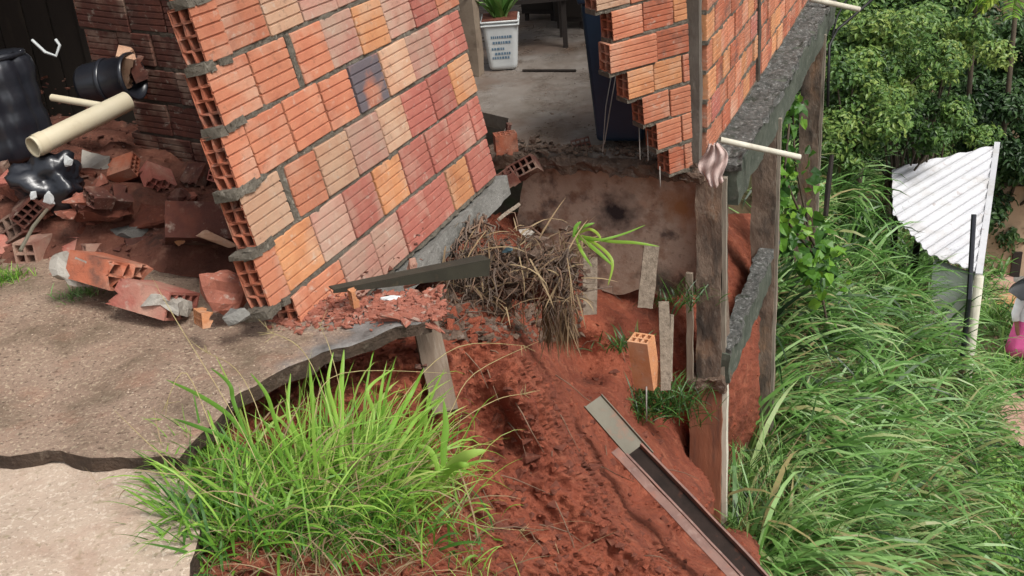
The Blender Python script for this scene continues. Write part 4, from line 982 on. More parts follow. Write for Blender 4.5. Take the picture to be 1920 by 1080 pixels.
# wires
def wire(pts, r, label, mat=None, name='hanging_wire', cat='wire', n=5):
    mb = MB(); mb.tube(pts, r, n); o = mb.ob(name, mat or M_wire, origin=pts[0], smooth=True); return tag(o, label, cat)
wire([P(1160, 112, 6.0), P(1148, 180, 6.0), P(1133, 270, 6.0)], .0035, 'long pale wire slanting down in front of the bin')
wire([P(1150, 120, 6.02), P(1136, 200, 6.02), P(1130, 285, 6.0)], .003, 'second pale wire beside the long one in front of the bin')
wire([P(1198, 222, 5.8), P(1200, 300, 5.8)], .003, 'short wire hanging under the fourth brick end of the broken corner')
wire([P(1214, 225, 5.8), P(1215, 302, 5.8)], .0025, 'short wire right beside the other one under the broken corner')
wire([P(1237, 312, 5.75), P(1238, 350, 5.75)], .003, 'wire end dangling below the lowest brick of the broken corner')
wire([P(1212, 725, 5.35), P(1212, 790, 5.4)], .004, 'wire hanging from the suspended brick')
wire([P(1640, -5, 9.2), P(1600, 30, 9.2), P(1570, 55, 9.2), P(1555, 85, 9.1), P(1552, 200, 9.1)], .012, 'black cable hanging over the third pillar', M_cable, 'black_cable', 'cable', 8)
wire([P(1590, -5, 9.3), P(1570, 30, 9.2), P(1560, 70, 9.1)], .008, 'thin black cable beside the thicker one above the third pillar', M_cable, 'black_cable', 'cable', 8)
# cloth at the corner
bm = bmesh.new(); cw = 15; ch = 26; grid = []
c_ = P(1338, 268, 5.62)
for i in range(ch+1):
    t_ = i/ch; row = []; half = .045*(.5+1.1*math.sin(min(1, t_*1.15)*math.pi*.86))
    for j in range(cw+1):
        s_ = j/cw*2-1; y_ = .014*math.sin(s_*9+t_*3)+.01*math.sin(t_*12+s_*4)-.015*(1-s_*s_)
        row.append(bm.verts.new((s_*half+.01*math.sin(t_*7), y_, -t_*(.235-.03*s_*s_))))
    grid.append(row)
for i in range(ch):
    for j in range(cw): bm.faces.new((grid[i][j], grid[i][j+1], grid[i+1][j+1], grid[i+1][j]))
me = bpy.data.meshes.new('cloth'); bm.to_mesh(me); bm.free(); me.polygons.foreach_set('use_smooth', [True]*len(me.polygons))
o = ob('hanging_rag', me, M_cloth); so_ = o.modifiers.new('thick', 'SOLIDIFY'); so_.thickness = .003
o.matrix_world = T(c_) @ RZ(-10); tag(o, 'dirty pinkish rag hanging from the wall corner over the nearest pillar', 'rag')

# ================================================================== BOARDS, BAR, RAILS, HANGING BRICK
def bar(name, a, b, up, w_, th, mat, label, cat, amp=.003, prof=None, taper_=1.0, ml=.06):
    d = b-a; L = d.length; x = d.normalized(); M = frame(a, x, up); r = thing(name, label, cat, M); return r, L
def board(name, a, b, facing, w_, th, mat, label, cat='board', amp=.004, ml=.05, seed=0):
    """board from a to b, its wide face turned to the direction `facing`"""
    d = b-a; L = d.length; x = d.normalized(); f = (facing-x*facing.dot(x)).normalized(); s = f.cross(x)
    M = Matrix(((x.x, s.x, f.x, a.x), (x.y, s.y, f.y, a.y), (x.z, s.z, f.z, a.z), (0, 0, 0, 1)))
    mb = MB(); mb.box(0, L, -w_/2, w_/2, -th, 0); o = roughbox(mb, name, mat, None, amp, 9, ml, seed); o.matrix_world = M; return tag(o, label, cat)
tc_ = -FW
board('wood_plank', P(792, 575, 3.72), P(836, 772, 3.58), tc_+N*.3, .085, .022, M_wood, 'worn brown plank leaning against the soil below the pavement lip', seed=1)
board('timber_strip', P(1245, 566, 5.34), P(1249, 732, 5.38), tc_, .050, .02, M_wood_pale, 'pale splintered timber strip hanging beside the suspended brick', seed=2)
board('timber_strip', P(1260, 590, 5.36), P(1258, 715, 5.38), tc_+N, .02, .03, M_wood_pale, 'narrow edge piece of timber right of the suspended brick', seed=3)
board('old_board', P(1107, 484, 5.9), P(1106, 590, 5.95), tc_, .075, .02, M_wood_pale, 'short weathered board against the left part of the foundation wall', seed=4)
board('old_board', P(1222, 462, 6.05), P(1210, 578, 6.1), tc_, .085, .02, M_wood_pale, 'short weathered board against the right part of the foundation wall', seed=5)
board('wood_stick', P(936, 410, 4.9), P(975, 382, 5.2), tc_, .016, .01, M_wood_pale, 'short pale stick leaning in the gap left of the foundation wall', cat='stick', seed=6, ml=.03)
# hanging brick, open end up
gb = mslot(grid_brick('hanging_hollow_brick', .27, .105, .085, 2, 3, None, .010))
gx_ = Vector((.10, .05, -1)).normalized(); gy_ = (N*.35+Vector((.75, .55, 0))).normalized()
M = frame(P(1176, 640, 5.3), gx_, (Vector((.85, -.55, 0)) - gx_*gx_.dot(Vector((.85, -.55, 0)))).normalized())
o = ob('hanging_brick', gb, BM['O']); o.matrix_world = M; tag(o, 'orange hollow brick suspended on end beside the timber strip below the foundation', 'brick')
# dark steel angle bar
a, b = P(626, 550, 3.52), P(918, 503, 3.98); x = (b-a).normalized(); M = frame(a, x, ZU)
r = thing('steel_angle_bar', 'dark steel angle bar lying across the foot of the leaning wall and the root clump', 'steel bar', M); L = (b-a).length
mb = MB(); mb.add([(0, 0, 0), (L, 0, -.028), (L, .004, -.028), (0, .004, 0), (.0, 0, .008), (L, 0, .03), (L, .004, .03), (0, .004, .008)], [(0, 1, 5, 4), (3, 7, 6, 2), (4, 5, 6, 7), (0, 3, 2, 1), (0, 4, 7, 3), (1, 2, 6, 5)]); mb.ob('web', M_darkmetal, r)
mb = MB(); mb.add([(0, -.0, .0085), (L, -.0, .0305), (L, .05, .034), (0, .03, .012), (0, 0, .0125), (L, 0, .0345), (L, .05, .038), (0, .03, .016)], [(0, 3, 2, 1), (4, 5, 6, 7), (0, 1, 5, 4), (1, 2, 6, 5), (2, 3, 7, 6), (3, 0, 4, 7)]); mb.ob('flange', M_darkmetal, r)
# gutter and rail on the soil slope
def channel(name, a, b, side, up, w_, h, th, mats, label, cat, names=('web', 'flange')):
    x = (b-a).normalized(); up = (up-x*up.dot(x)).normalized(); s = up.cross(x)
    M = Matrix(((x.x, s.x, up.x, a.x), (x.y, s.y, up.y, a.y), (x.z, s.z, up.z, a.z), (0, 0, 0, 1)))
    L = (b-a).length; r = thing(name, label, cat, M)
    mb = MB(); mb.box(0, L, -w_/2, w_/2, -th, 0); roughbox(mb, names[0], mats[0], r, .003, 5, .1, 1)
    for sgn in (-1, 1):
        mb = MB(); y0, y1 = sorted((sgn*(w_/2+.001), sgn*(w_/2+th+.001))); mb.box(0, L, y0, y1, -th, h); roughbox(mb, names[1], mats[1], r, .003, 5, .1, 2)
    return r, M, L
upv = (ZU*.8+Vector((.15, -.6, 0)))
a, b = P(1112, 752, 5.06), P(1208, 862, 4.92)
channel('sheet_gutter', a, b, None, upv, .095, .012, .004, (M_greygutter, M_greygutter), 'short grey metal gutter piece lying at the head of the rusty rail', 'gutter')
a, b = P(1188, 846, 4.86), P(1458, 1130, 4.46)
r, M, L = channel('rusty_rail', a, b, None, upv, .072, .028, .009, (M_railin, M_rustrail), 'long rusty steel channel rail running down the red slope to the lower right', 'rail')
mb = MB(); mb.box(-.05, L, -.088, -.047, .014, .020); roughbox(mb, 'side_lip', M_rustrail, r, .003, 7, .08, 4)

# ================================================================== ROOT CLUMP
rc = P(960, 500, 4.6)
LUMP2 = [chunk_mesh('soil_clod', .045, .035, .03, 14, 70+k) for k in range(5)]
rt = thing('root_clump', 'tangled mat of dry roots and grass torn out beside the patio edge', 'root clump', T(rc))
mb = MB(); r_ = random.Random(5)
def wig(a, b, k=5, am=.03, sag=0):
    a, b = Vector(a), Vector(b); out = []
    for i in range(k+1):
        t_ = i/k; p = a.lerp(b, t_)+Vector((r_.gauss(0, am), r_.gauss(0, am), r_.gauss(0, am)))*math.sin(t_*math.pi); p.z -= sag*math.sin(t_*math.pi); out.append(p)
    return out
RK = [(858, 520, 4.5), (905, 480, 4.6), (960, 455, 4.65), (1020, 465, 4.6), (1072, 455, 4.6)]
def along(t_):
    t_ *= len(RK)-1; k = min(int(t_), len(RK)-2); f = t_-k; return [RK[k][i]*(1-f)+RK[k+1][i]*f for i in range(3)]
mbs = [MB(), MB()]
def strand(a, b, k, am, w0, sag=0):
    pts_ = wig(a, b, k, am, sag); mbs[r_.random() < .4].tube(pts_, [w0*(1-.85*i/k) for i in range(k+1)], 4, cap=False)
for _ in range(150):
    x, y, Z = along(r_.random()); x += r_.gauss(0, 20); y += abs(r_.gauss(0, 34)); Z += r_.uniform(-.16, .22)
    a = P(x, y, Z)-rc; ln = r_.uniform(25, 95); b = P(x+r_.gauss(-4, 22), y+ln, Z+r_.uniform(-.08, .03))-rc; strand(a, b, 6, .018, r_.choice((.0018, .0025, .004, .007)))
for _ in range(150):
    x, y, Z = along(r_.random()); x += r_.gauss(0, 20); y += r_.gauss(32, 34); a = P(x, y, Z+r_.uniform(-.18, .2))-rc
    b = a+Vector((r_.gauss(0, .13), r_.gauss(0, .09), r_.gauss(-.03, .07))); strand(a, b, 6, .022, r_.choice((.0015, .002, .0035, .006)))
for _ in range(26):
    x = r_.uniform(868, 922); a = P(x, r_.uniform(398, 430), 4.75)-rc; b = P(x+r_.uniform(-60, 50), r_.uniform(490, 545), 4.4)-rc; strand(a, b, 7, .022, r_.uniform(.004, .009), -.02)
for _ in range(40):
    x = r_.uniform(1035, 1072); y = r_.uniform(500, 560); a = P(x, y, 4.62)-rc; b = P(x+r_.gauss(-3, 12), y+r_.uniform(60, 110), 4.66)-rc; strand(a, b, 7, .014, r_.uniform(.002, .004))
for _ in range(60):
    x = r_.uniform(800, 930); y = r_.uniform(545, 620); q_ = soil_at(x, y); a = q_+(CAM-q_).normalized()*.03-rc; b = a+Vector((r_.gauss(0, .10), r_.gauss(0, .05), r_.gauss(-.03, .06))); strand(a, b, 5, .02, r_.uniform(.002, .005))
M_root2 = pmat('grey_roots', (.17, .13, .10), (.09, .06, .045), 12, bump=.4, bs=60)
tag(mbs[0].ob('root_tangle', M_root2, rt, True), kind='stuff'); mb = mbs[1]
tag(mb.ob('root_tangle', M_root, rt, True), kind='stuff')
bm = bmesh.new(); bmesh.ops.create_icosphere(bm, subdivisions=5, radius=1)
for v in bm.verts:
    q = v.co.copy(); v.co = Vector((q.x*.25, q.y*.15, q.z*.075))*(1+.35*noise.noise(q*1.8)+.25*noise.noise(q*5)+.12*noise.noise(q*13))
me = bpy.data.meshes.new('root_soil'); bm.to_mesh(me); bm.free(); me.polygons.foreach_set('use_smooth', [True]*len(me.polygons)); ob('root_soil', me, M_soil_clod, rt, T(P(980, 512, 4.78)-rc) @ RZ(-20) @ RY(8))
n = 260; cx = U_(830, 1095, n); cy = U_(425, 590, n); base = np.array([P(a_, b_, 4.55+rng.uniform(-.15, .25))-rc for a_, b_ in zip(cx, cy)])
tag(lmesh('dry_grass', blades(base, U_(0, 6.28, n), U_(.06, .24, n), U_(-1.5, .9, n), U_(.2, 2.2, n), U_(.003, .008, n), 5, U_(0, 1, n)), G_dry, rt), kind='stuff')
n = 260; cx = U_(1015, 1075, n); base = np.array([P(a_, rng.uniform(540, 600), 4.75)-rc for a_ in cx])
tag(lmesh('dry_grass', blades(base, U_(0, 6.28, n), U_(.10, .24, n), U_(-1.6, -1.1, n), U_(-.2, .5, n), U_(.003, .007, n), 5, U_(0, .6, n)), G_dry, rt), kind='stuff')
for k in range(46):
    x, y = rnd.uniform(845, 965), rnd.uniform(560, 690)
    if x < 900 and y > 650: continue
    q_ = soil_at(x, y); o = ob('soil_clod', LUMP2[k % 5]); o.data.materials.append(M_soil) if not o.data.materials else None
    z_ = rnd.uniform(.3, 1.2); o.matrix_world = T(q_) @ RZ(rnd.uniform(0, 360)) @ RX(rnd.uniform(0, 90)) @ Matrix.Diagonal((z_, z_*rnd.uniform(.6, 1), z_*.8, 1))
    tag(o, 'red earth clod clinging to the top of the bank under the root clump', 'clod', 'clods at the top of the bank')
# green grass sprig on it
gs = thing('green_sprig', 'small green grass sprig growing sideways from the root clump in front of the foundation wall', 'grass sprig', T(P(1080, 440, 4.6)))
g0 = P(1080, 440, 4.6)
def ribbon(pts, w_, up, seg=18):
    """smooth ribbon through points"""
    pts = [Vector(p) for p in pts]; n = len(pts); out = []
    for i in range(seg+1):
        t_ = i/seg*(n-1); k = min(int(t_), n-2); f = t_-k; p0 = pts[max(k-1, 0)]; p1 = pts[k]; p2 = pts[k+1]; p3 = pts[min(k+2, n-1)]
        out.append(.5*((2*p1)+(p2-p0)*f+(2*p0-5*p1+4*p2-p3)*f*f+(-p0+3*p1-3*p2+p3)*f**3))
    V = []
    for i, p in enumerate(out):
        d = (out[min(i+1, seg)]-out[max(i-1, 0)]).normalized(); s = d.cross(up).normalized(); tt = i/seg; ww = w_*(.35+.65*math.sin(min(1, tt*1.4+.1)*math.pi*.5))*(1-tt**4)+.0004
        V += [p-s*ww, p, p+s*ww]
        V[-2] = p+ (s.cross(d))*ww*.35
    F = []
    for i in range(seg): F += [(3*i, 3*i+3, 3*i+4, 3*i+1), (3*i+1, 3*i+4, 3*i+5, 3*i+2)]
    return np.array([v[:] for v in V]), np.array(F)
def ribset(specs, mat, parent, tints, name='blade', origin=Vector()):
    for (pts, w_), tn in zip(specs, tints):
        v, f = ribbon([P(*p)-origin for p in pts], w_, -FW); ob(name, npmesh(name, v, f, np.full(len(v), tn), True), mat, parent)
SP = [([(1078, 440, 4.6), (1140, 452, 4.5), (1190, 455, 4.45), (1236, 462, 4.45)], .007), ([(1080, 445, 4.6), (1120, 450, 4.5), (1165, 440, 4.5), (1210, 422, 4.5)], .005), ([(1082, 445, 4.6), (1118, 458, 4.5), (1148, 490, 4.45), (1140, 535, 4.45)], .007),
      ([(1078, 440, 4.6), (1095, 425, 4.55), (1115, 418, 4.55)], .007), ([(1080, 440, 4.6), (1105, 430, 4.5), (1122, 440, 4.5), (1128, 455, 4.5)], .006), ([(1078, 440, 4.6), (1090, 470, 4.5), (1110, 500, 4.5)], .007), ([(1075, 445, 4.6), (1080, 425, 4.6), (1090, 415, 4.6)], .008), ([(1080, 442, 4.6), (1100, 455, 4.5), (1130, 480, 4.45), (1150, 500, 4.45)], .008)]
ribset(SP, G_bright, gs, [.6, .45, .75, .35, .8, .6, .3, .5], origin=g0)
# plastic bits
chunk(735, 563, 3.62, (.045, .02, .018), (0, 5, 10), 3, M_white, 'crumpled white plastic bag scrap under the dark steel bar', 'plastic_scrap', 'scrap')
chunk(950, 468, 4.42, (.028, .012, .02), (0, 20, 10), 4, M_bin if False else M_lid, 'faded green plastic scrap caught in the root clump', 'plastic_scrap', 'scrap')
chunk(990, 438, 4.75, (.05, .03, .018), (0, 5, 0), 6, M_conc_light, 'flat pale stone lying on top of the root clump', 'flat_stone', 'stone')
chunk(775, 497, 3.98, (.022, .02, .03), (0, 5, 30), 7, BM['P'], 'small pink clay piece standing on the dark steel bar', 'clay_shard', 'rubble chunk')
pts = []
for _ in range(1500):
    x = rnd.uniform(820, 1090); y = rnd.uniform(520, 640)
    if rnd.random() < .35: x = rnd.gauss(975, 55); y = rnd.gauss(505, 24); pts.append(tuple(P(x, y, 4.5+abs(x-975)*.001+rnd.uniform(0, .2))))
    else: pts.append(tuple(soil_at(x, y)))
scatter('root_rubble', M_slabedge, pts, .006, .035, 'brown crumbs fallen around the root clump', 12)

# ================================================================== FOREGROUND GRASS TUFT
def tuft_blades(n, region, Zf, Lr, el, bend, w_, tint, az=None):
    base = []
    for _ in range(n):
        x, y = region(); base.append(Zf(x, y))
    return blades(np.array(base), az if az is not None else U_(0, 6.28, n), U_(*Lr, n), U_(*el, n), U_(*bend, n), U_(*w_, n), 7, tint)
tfc = P(600, 930, 2.95)
tf = thing('grass_tuft', 'big bright green grass tuft spilling over the broken pavement edge in the foreground', 'grass tuft', T(tfc))
tco = np.array(tfc[:])
parts = []
def reg(cx, cy, sx, sy):
    def f():
        return rnd.gauss(cx, sx), rnd.gauss(cy, sy)
    return f
def soilpt(x, y):
    p = soil_at(min(max(x, 240), 1300), min(max(y, 640), 1180)); return [p.x, p.y, p.z-.01]
for cx, cy, sx, sy, n, L, az0, spread, tl, th_ in (
        (540, 945, 80, 35, 260, (.20, .42), 1.9, 1.1, .30, .85), (645, 925, 85, 40, 400, (.22, .50), 1.35, 1.0, .35, .95), (720, 905, 60, 40, 260, (.22, .45), .95, .9, .35, .95),
        (760, 940, 50, 40, 200, (.15, .35), .3, 1.2, .25, .9), (440, 960, 55, 40, 240, (.12, .32), 2.8, 1.2, .10, .6), (560, 1000, 110, 30, 420, (.10, .30), 4.3, 1.9, .02, .5), (700, 1010, 90, 30, 280, (.10, .28), 5.0, 1.8, .05, .55),
        (400, 900, 35, 35, 120, (.15, .32), 2.7, .8, .15, .75), (620, 950, 110, 40, 260, (.15, .4), 3.1, 3.1, .2, .95), (365, 1000, 32, 40, 300, (.12, .28), 3.0, 1.2, .0, .5)):
    base = []
    for _ in range(n):
        x, y = rnd.gauss(cx, sx), rnd.gauss(cy, sy); base.append(soilpt(x, min(y, 1075)))
    parts.append(blades(np.array(base)-tco, rng.normal(az0, spread, n), U_(L[0]*.5, L[1]*.78, n), U_(.5, 1.5, n), U_(.3, 3.0, n), rng.choice([.003, .005, .008, .012], n, p=[.30, .35, .25, .10]), 7, U_(tl, th_, n)))
tag(lmesh('leaf_blades', join(parts), G_tuft, tf), kind='stuff')
n = 260; base = np.array([soilpt(rnd.gauss(600, 120), rnd.gauss(950, 40)) for _ in range(n)])
tag(lmesh('dry_blades', blades(base-tco, U_(0, 6.28, n), U_(.15, .38, n), U_(.3, 1.4, n), U_(.8, 3.0, n), U_(.002, .006, n), 7, U_(.1, 1, n)), G_dry, tf), kind='stuff')
# dry low litter at its foot and over the pavement
n = 520; base = np.array([soilpt(rnd.gauss(560, 170), rnd.uniform(985, 1120)) for _ in range(n)])
tag(lmesh('dry_blades', blades(base-tco, U_(0, 6.28, n), U_(.05, .22, n), U_(.0, .9, n), U_(.3, 1.8, n), U_(.0015, .004, n), 6, U_(.1, 1, n)), G_dry, tf), kind='stuff')
# seed stalks: thin arching straws
def straw(pts, r, par=None, label=None, head=0, org=None, mat=None):
    mb = MB(); pts = [P(*p) for p in pts]; out = []
    n = len(pts)
    for i in range(16):
        t_ = i/15*(n-1); k = min(int(t_), n-2); f = t_-k; p0 = pts[max(k-1, 0)]; p1 = pts[k]; p2 = pts[k+1]; p3 = pts[min(k+2, n-1)]
        out.append(.5*((2*p1)+(p2-p0)*f+(2*p0-5*p1+4*p2-p3)*f*f+(-p0+3*p1-3*p2+p3)*f**3))
    mb.tube(out, [r]*12+[r*.8, r*.7, r*.5, r*.3], 4, cap=False)
    e = out[-1]; d = (out[-1]-out[-4]).normalized()
    for i in range(head):
        v = (d+Vector((rnd.gauss(0, .7), rnd.gauss(0, .7), rnd.gauss(0, .7)))).normalized(); b = e-d*rnd.uniform(0, .03)
        mb.tube([b, b+v*rnd.uniform(.02, .06)], [r*.7, r*.4], 3, cap=False)
    o = Vector(org if org is not None else pts[0]); mb.v = [v-o for v in mb.v]
    ob('seed_stalk', mb.mesh('seed_stalk', True), mat or M_straw, par)
M_straw = pmat('straw', (.42, .36, .17), (.32, .24, .11), 20, rough=.7, bump=0)
for pts, hd in (([(520, 960, 2.8), (450, 800, 2.9), (330, 600, 3.1), (285, 520, 3.3)], 0), ([(600, 900, 2.9), (590, 780, 3.0), (640, 700, 3.2), (850, 700, 3.4)], 0), ([(760, 900, 3.1), (850, 800, 3.3), (930, 750, 3.5), (985, 738, 3.6)], 9),
                ([(700, 880, 3.1), (760, 740, 3.3), (860, 650, 3.5), (985, 648, 3.7)], 4), ([(470, 940, 2.8), (420, 860, 2.85), (350, 700, 3), (310, 760, 2.9)], 4), ([(520, 900, 2.9), (480, 760, 3.0), (440, 690, 3.1), (385, 660, 3.2)], 7),
                ([(650, 870, 3), (600, 720, 3.2), (560, 650, 3.3), (500, 620, 3.3)], 7), ([(620, 880, 3), (640, 760, 3.1), (620, 660, 3.3), (600, 610, 3.4)], 6), ([(480, 960, 2.7), (400, 930, 2.7), (330, 880, 2.8), (215, 770, 2.9)], 0),
                ([(820, 1000, 3.2), (850, 960, 3.3), (900, 985, 3.4), (985, 995, 3.5)], 8), ([(560, 930, 2.9), (440, 900, 2.85), (330, 890, 2.8), (250, 880, 2.8)], 0), ([(780, 860, 3.3), (840, 780, 3.4), (890, 700, 3.5), (1010, 640, 4.0)], 0)):
    straw(pts, .0014, tf, head=hd, org=tfc)
TB = [([(500, 880, 2.9), (440, 790, 2.95), (380, 745, 3.0), (312, 712, 3.05)], .0065), ([(505, 880, 2.9), (430, 825, 2.9), (370, 800, 2.9), (325, 785, 2.95)], .006), ([(640, 880, 3), (640, 780, 3.1), (640, 720, 3.2), (645, 655, 3.25)], .009), ([(600, 880, 3), (590, 790, 3.1), (585, 740, 3.1), (580, 680, 3.2)], .007),
      ([(650, 890, 3), (630, 780, 3.1), (615, 720, 3.2), (625, 660, 3.25)], .006), ([(830, 900, 3.2), (832, 840, 3.2), (836, 800, 3.2), (832, 750, 3.2)], .011), ([(828, 900, 3.2), (850, 868, 3.15), (880, 852, 3.1), (912, 845, 3.1)], .016), ([(828, 905, 3.2), (845, 880, 3.15), (865, 872, 3.1), (880, 872, 3.1)], .012),
      ([(700, 880, 3.1), (740, 790, 3.2), (770, 740, 3.3), (795, 690, 3.3)], .008), ([(720, 890, 3.1), (770, 800, 3.2), (800, 770, 3.3), (835, 745, 3.3)], .006), ([(560, 900, 2.9), (520, 800, 3), (500, 740, 3.1), (470, 700, 3.1)], .006), ([(480, 860, 2.9), (440, 760, 3), (430, 720, 3), (395, 690, 3.05)], .006),
      ([(680, 880, 3.1), (700, 780, 3.2), (690, 730, 3.2), (740, 690, 3.3)], .006), ([(828, 905, 3.2), (815, 860, 3.2), (800, 840, 3.2), (780, 836, 3.2)], .009), ([(640, 900, 2.9), (560, 820, 3), (540, 770, 3.05), (545, 700, 3.1)], .007)]
ribset(TB, G_tuft, tf, [.35, .25, .6, .5, .7, .45, .8, .6, .5, .6, .45, .3, .7, .65, .55], name='broad_blade', origin=tfc)
# little weeds on the pavement edge at the left and at the foot of the fallen fragment
def weed(x, y, Z, n, L, mat, label, tl=.3, th_=.9, name='weed', bw=.004):
    p = P(x, y, Z) if Z else PZ(x, y, .0); r = ob(name, npmesh(name, *blades(np.column_stack([rng.normal(0, L*.5, n), rng.normal(0, L*.3, n), np.zeros(n)]), U_(0, 6.28, n), U_(L*.4, L, n), U_(.6, 1.4, n), U_(.3, 1.8, n), U_(bw*.5, bw, n), 5, U_(tl, th_, n))), mat)
    r.matrix_world = T(p); return tag(r, label, 'weed', kind='stuff')
weed(145, 560, None, 160, .07, G_hill, 'low green weed at the foot of the fallen wall fragment')
weed(12, 528, None, 160, .08, G_tuft, 'yellowish weed at the left edge of the pavement', .1, .7)
weed(870, 1075, 3.1, 50, .12, G_tuft, 'small young weed at the bottom of the red bank', .4, 1)

# ================================================================== HILLSIDE VEGETATION
def on_hill(x, y):
    """where the sight line of a pixel meets the hillside"""
    out = None; lo = 5.5
    Z = lo
    while Z < 45:
        p = P(x, y, Z)
        if p.z < float(ground_f([(p.x, p.y)])[0]): return p
        Z += .18
    return P(x, y, 30)
# sample grid of hill hits to scatter by screen density, then jittered in the world
HX = np.linspace(1340, 2050, 26); HY = np.linspace(120, 1200, 34)
HG = np.array([[on_hill(x, y)[:] for x in HX] for y in HY])
def hillpts(n, xr, yr, keep=None):
    x = U_(*xr, n); y = U_(*yr, n)
    if keep is not None:
        k = keep(x, y); x, y = x[k], y[k]
    fx = (x-HX[0])/(HX[1]-HX[0]); fy = (y-HY[0])/(HY[1]-HY[0]); i = np.clip(fy.astype(int), 0, len(HY)-2); j = np.clip(fx.astype(int), 0, len(HX)-2); a = (fx-j)[:, None]; b = (fy-i)[:, None]
    p = HG[i, j]*(1-a)*(1-b)+HG[i, j+1]*a*(1-b)+HG[i+1, j]*(1-a)*b+HG[i+1, j+1]*a*b
    p[:, 2] = ground_f(p[:, :2]); return p, x, y
def clumps(name, mat, n, xr, yr, per, L, label, keep, tr=(0, 1), el=(.6, 1.45), bend=(.7, 2.4), wd=(.006, .016), seg=6, az0=-.5, azs=1.2, dens_w=True):
    p, x, y = hillpts(n, xr, yr, keep); m = len(p)
    b = np.repeat(p, per, 0); k = len(b)
    cl_az = np.repeat(rng.normal(az0, azs*1.1, m), per); ct = np.repeat(U_(*tr, m), per); cL = np.repeat(U_(.6, 1.15, m), per)
    b = b+np.column_stack([rng.normal(0, .07, k), rng.normal(0, .07, k), np.zeros(k)])
    d = blades(b, cl_az+rng.normal(0, azs*.5, k), U_(*L, k)*cL, U_(*el, k), U_(*bend, k), U_(*wd, k), seg, np.clip(ct+rng.normal(0, .16, k), 0, 1))
    return tag(lmesh(name, d, mat), label, 'grass', kind='stuff')
def keepA(x, y):    # tall grass area: left of a line that comes down the picture
    return (x > 1375+(y < 560)*70) & (x < np.interp(y, [150, 250, 320, 420, 560, 700, 850, 1000, 1200], [1640, 1690, 1720, 1840, 1880, 1880, 1830, 1760, 1720])) & (y > 190)
clumps('tall_grass', G_hill, 760, (1380, 1900), (200, 1180), 26, (.5, 1.25), 'long arching green grass covering the steep slope beside the pillars', keepA, (.05, .9), (.7, 1.5), (1.3, 3.1), (.010, .042), 7, -.3, 1.5)
clumps('tall_grass', G_hill, 260, (1380, 1900), (200, 1180), 22, (.2, .6), 'shorter undergrowth between the long arching grass of the slope', keepA, (.0, .5))
clumps('tall_grass', G_dry, 560, (1380, 1860), (560, 1180), 20, (.3, .8), 'brown withered grass among the green on the slope', keepA, (0, .8), (.1, 1.2), (.2, 1.8), (.004, .010))
p, x, y = hillpts(9000, (1390, 1880), (330, 1180), keepA)
kk = vnoise(p, 1.3, 3) > .12; p = p[kk]; nk = len(p)
p[:, 2] += U_(.05, .42, nk); nm = rng.normal(0, .5, (nk, 3)); nm[:, 2] += .9; nm[:, 1] -= .3
tag(lmesh('broadleaf_weeds', leaves(p, nm, U_(.05, .14, nk), .6, np.clip(.45+vnoise(p, 1.7, 2)*.8+rng.normal(0, .2, nk), 0, 1)), G_cover), 'patches of broad-leaved weeds among the long grass of the slope', 'weeds', kind='stuff')
n = 26000
kp_ = lambda x, y: (x > np.interp(y, [560, 700, 850, 1000, 1200], [1860, 1850, 1760, 1640, 1560])) & (y > 640) & (x < 2050)
p, x, y = hillpts(n, (1560, 2050), (640, 1190), kp_)
kk = (vnoise(p, 1.5, 3) > -.28); p = p[kk]
p[:, 2] += np.abs(rng.normal(.12, .1, len(p)))+vnoise(p, 2.0, 2)*.18; nm = rng.normal(0, .5, (len(p), 3)); nm[:, 2] += 1
tag(lmesh('ground_cover', leaves(p, nm, U_(.04, .11, len(p)), .55, np.clip(.5+vnoise(p, 1.1, 3)*.9+rng.normal(0, .2, len(p)), 0, 1)), G_cover), 'bright low leafy ground cover at the lower right of the slope', 'ground cover', kind='stuff')
clumps('wild_grass', G_cover, 260, (1640, 1960), (680, 1180), 16, (.15, .45), 'fresh light green grass mixed into the low ground cover', kp_, (.2, .9), wd=(.004, .010))

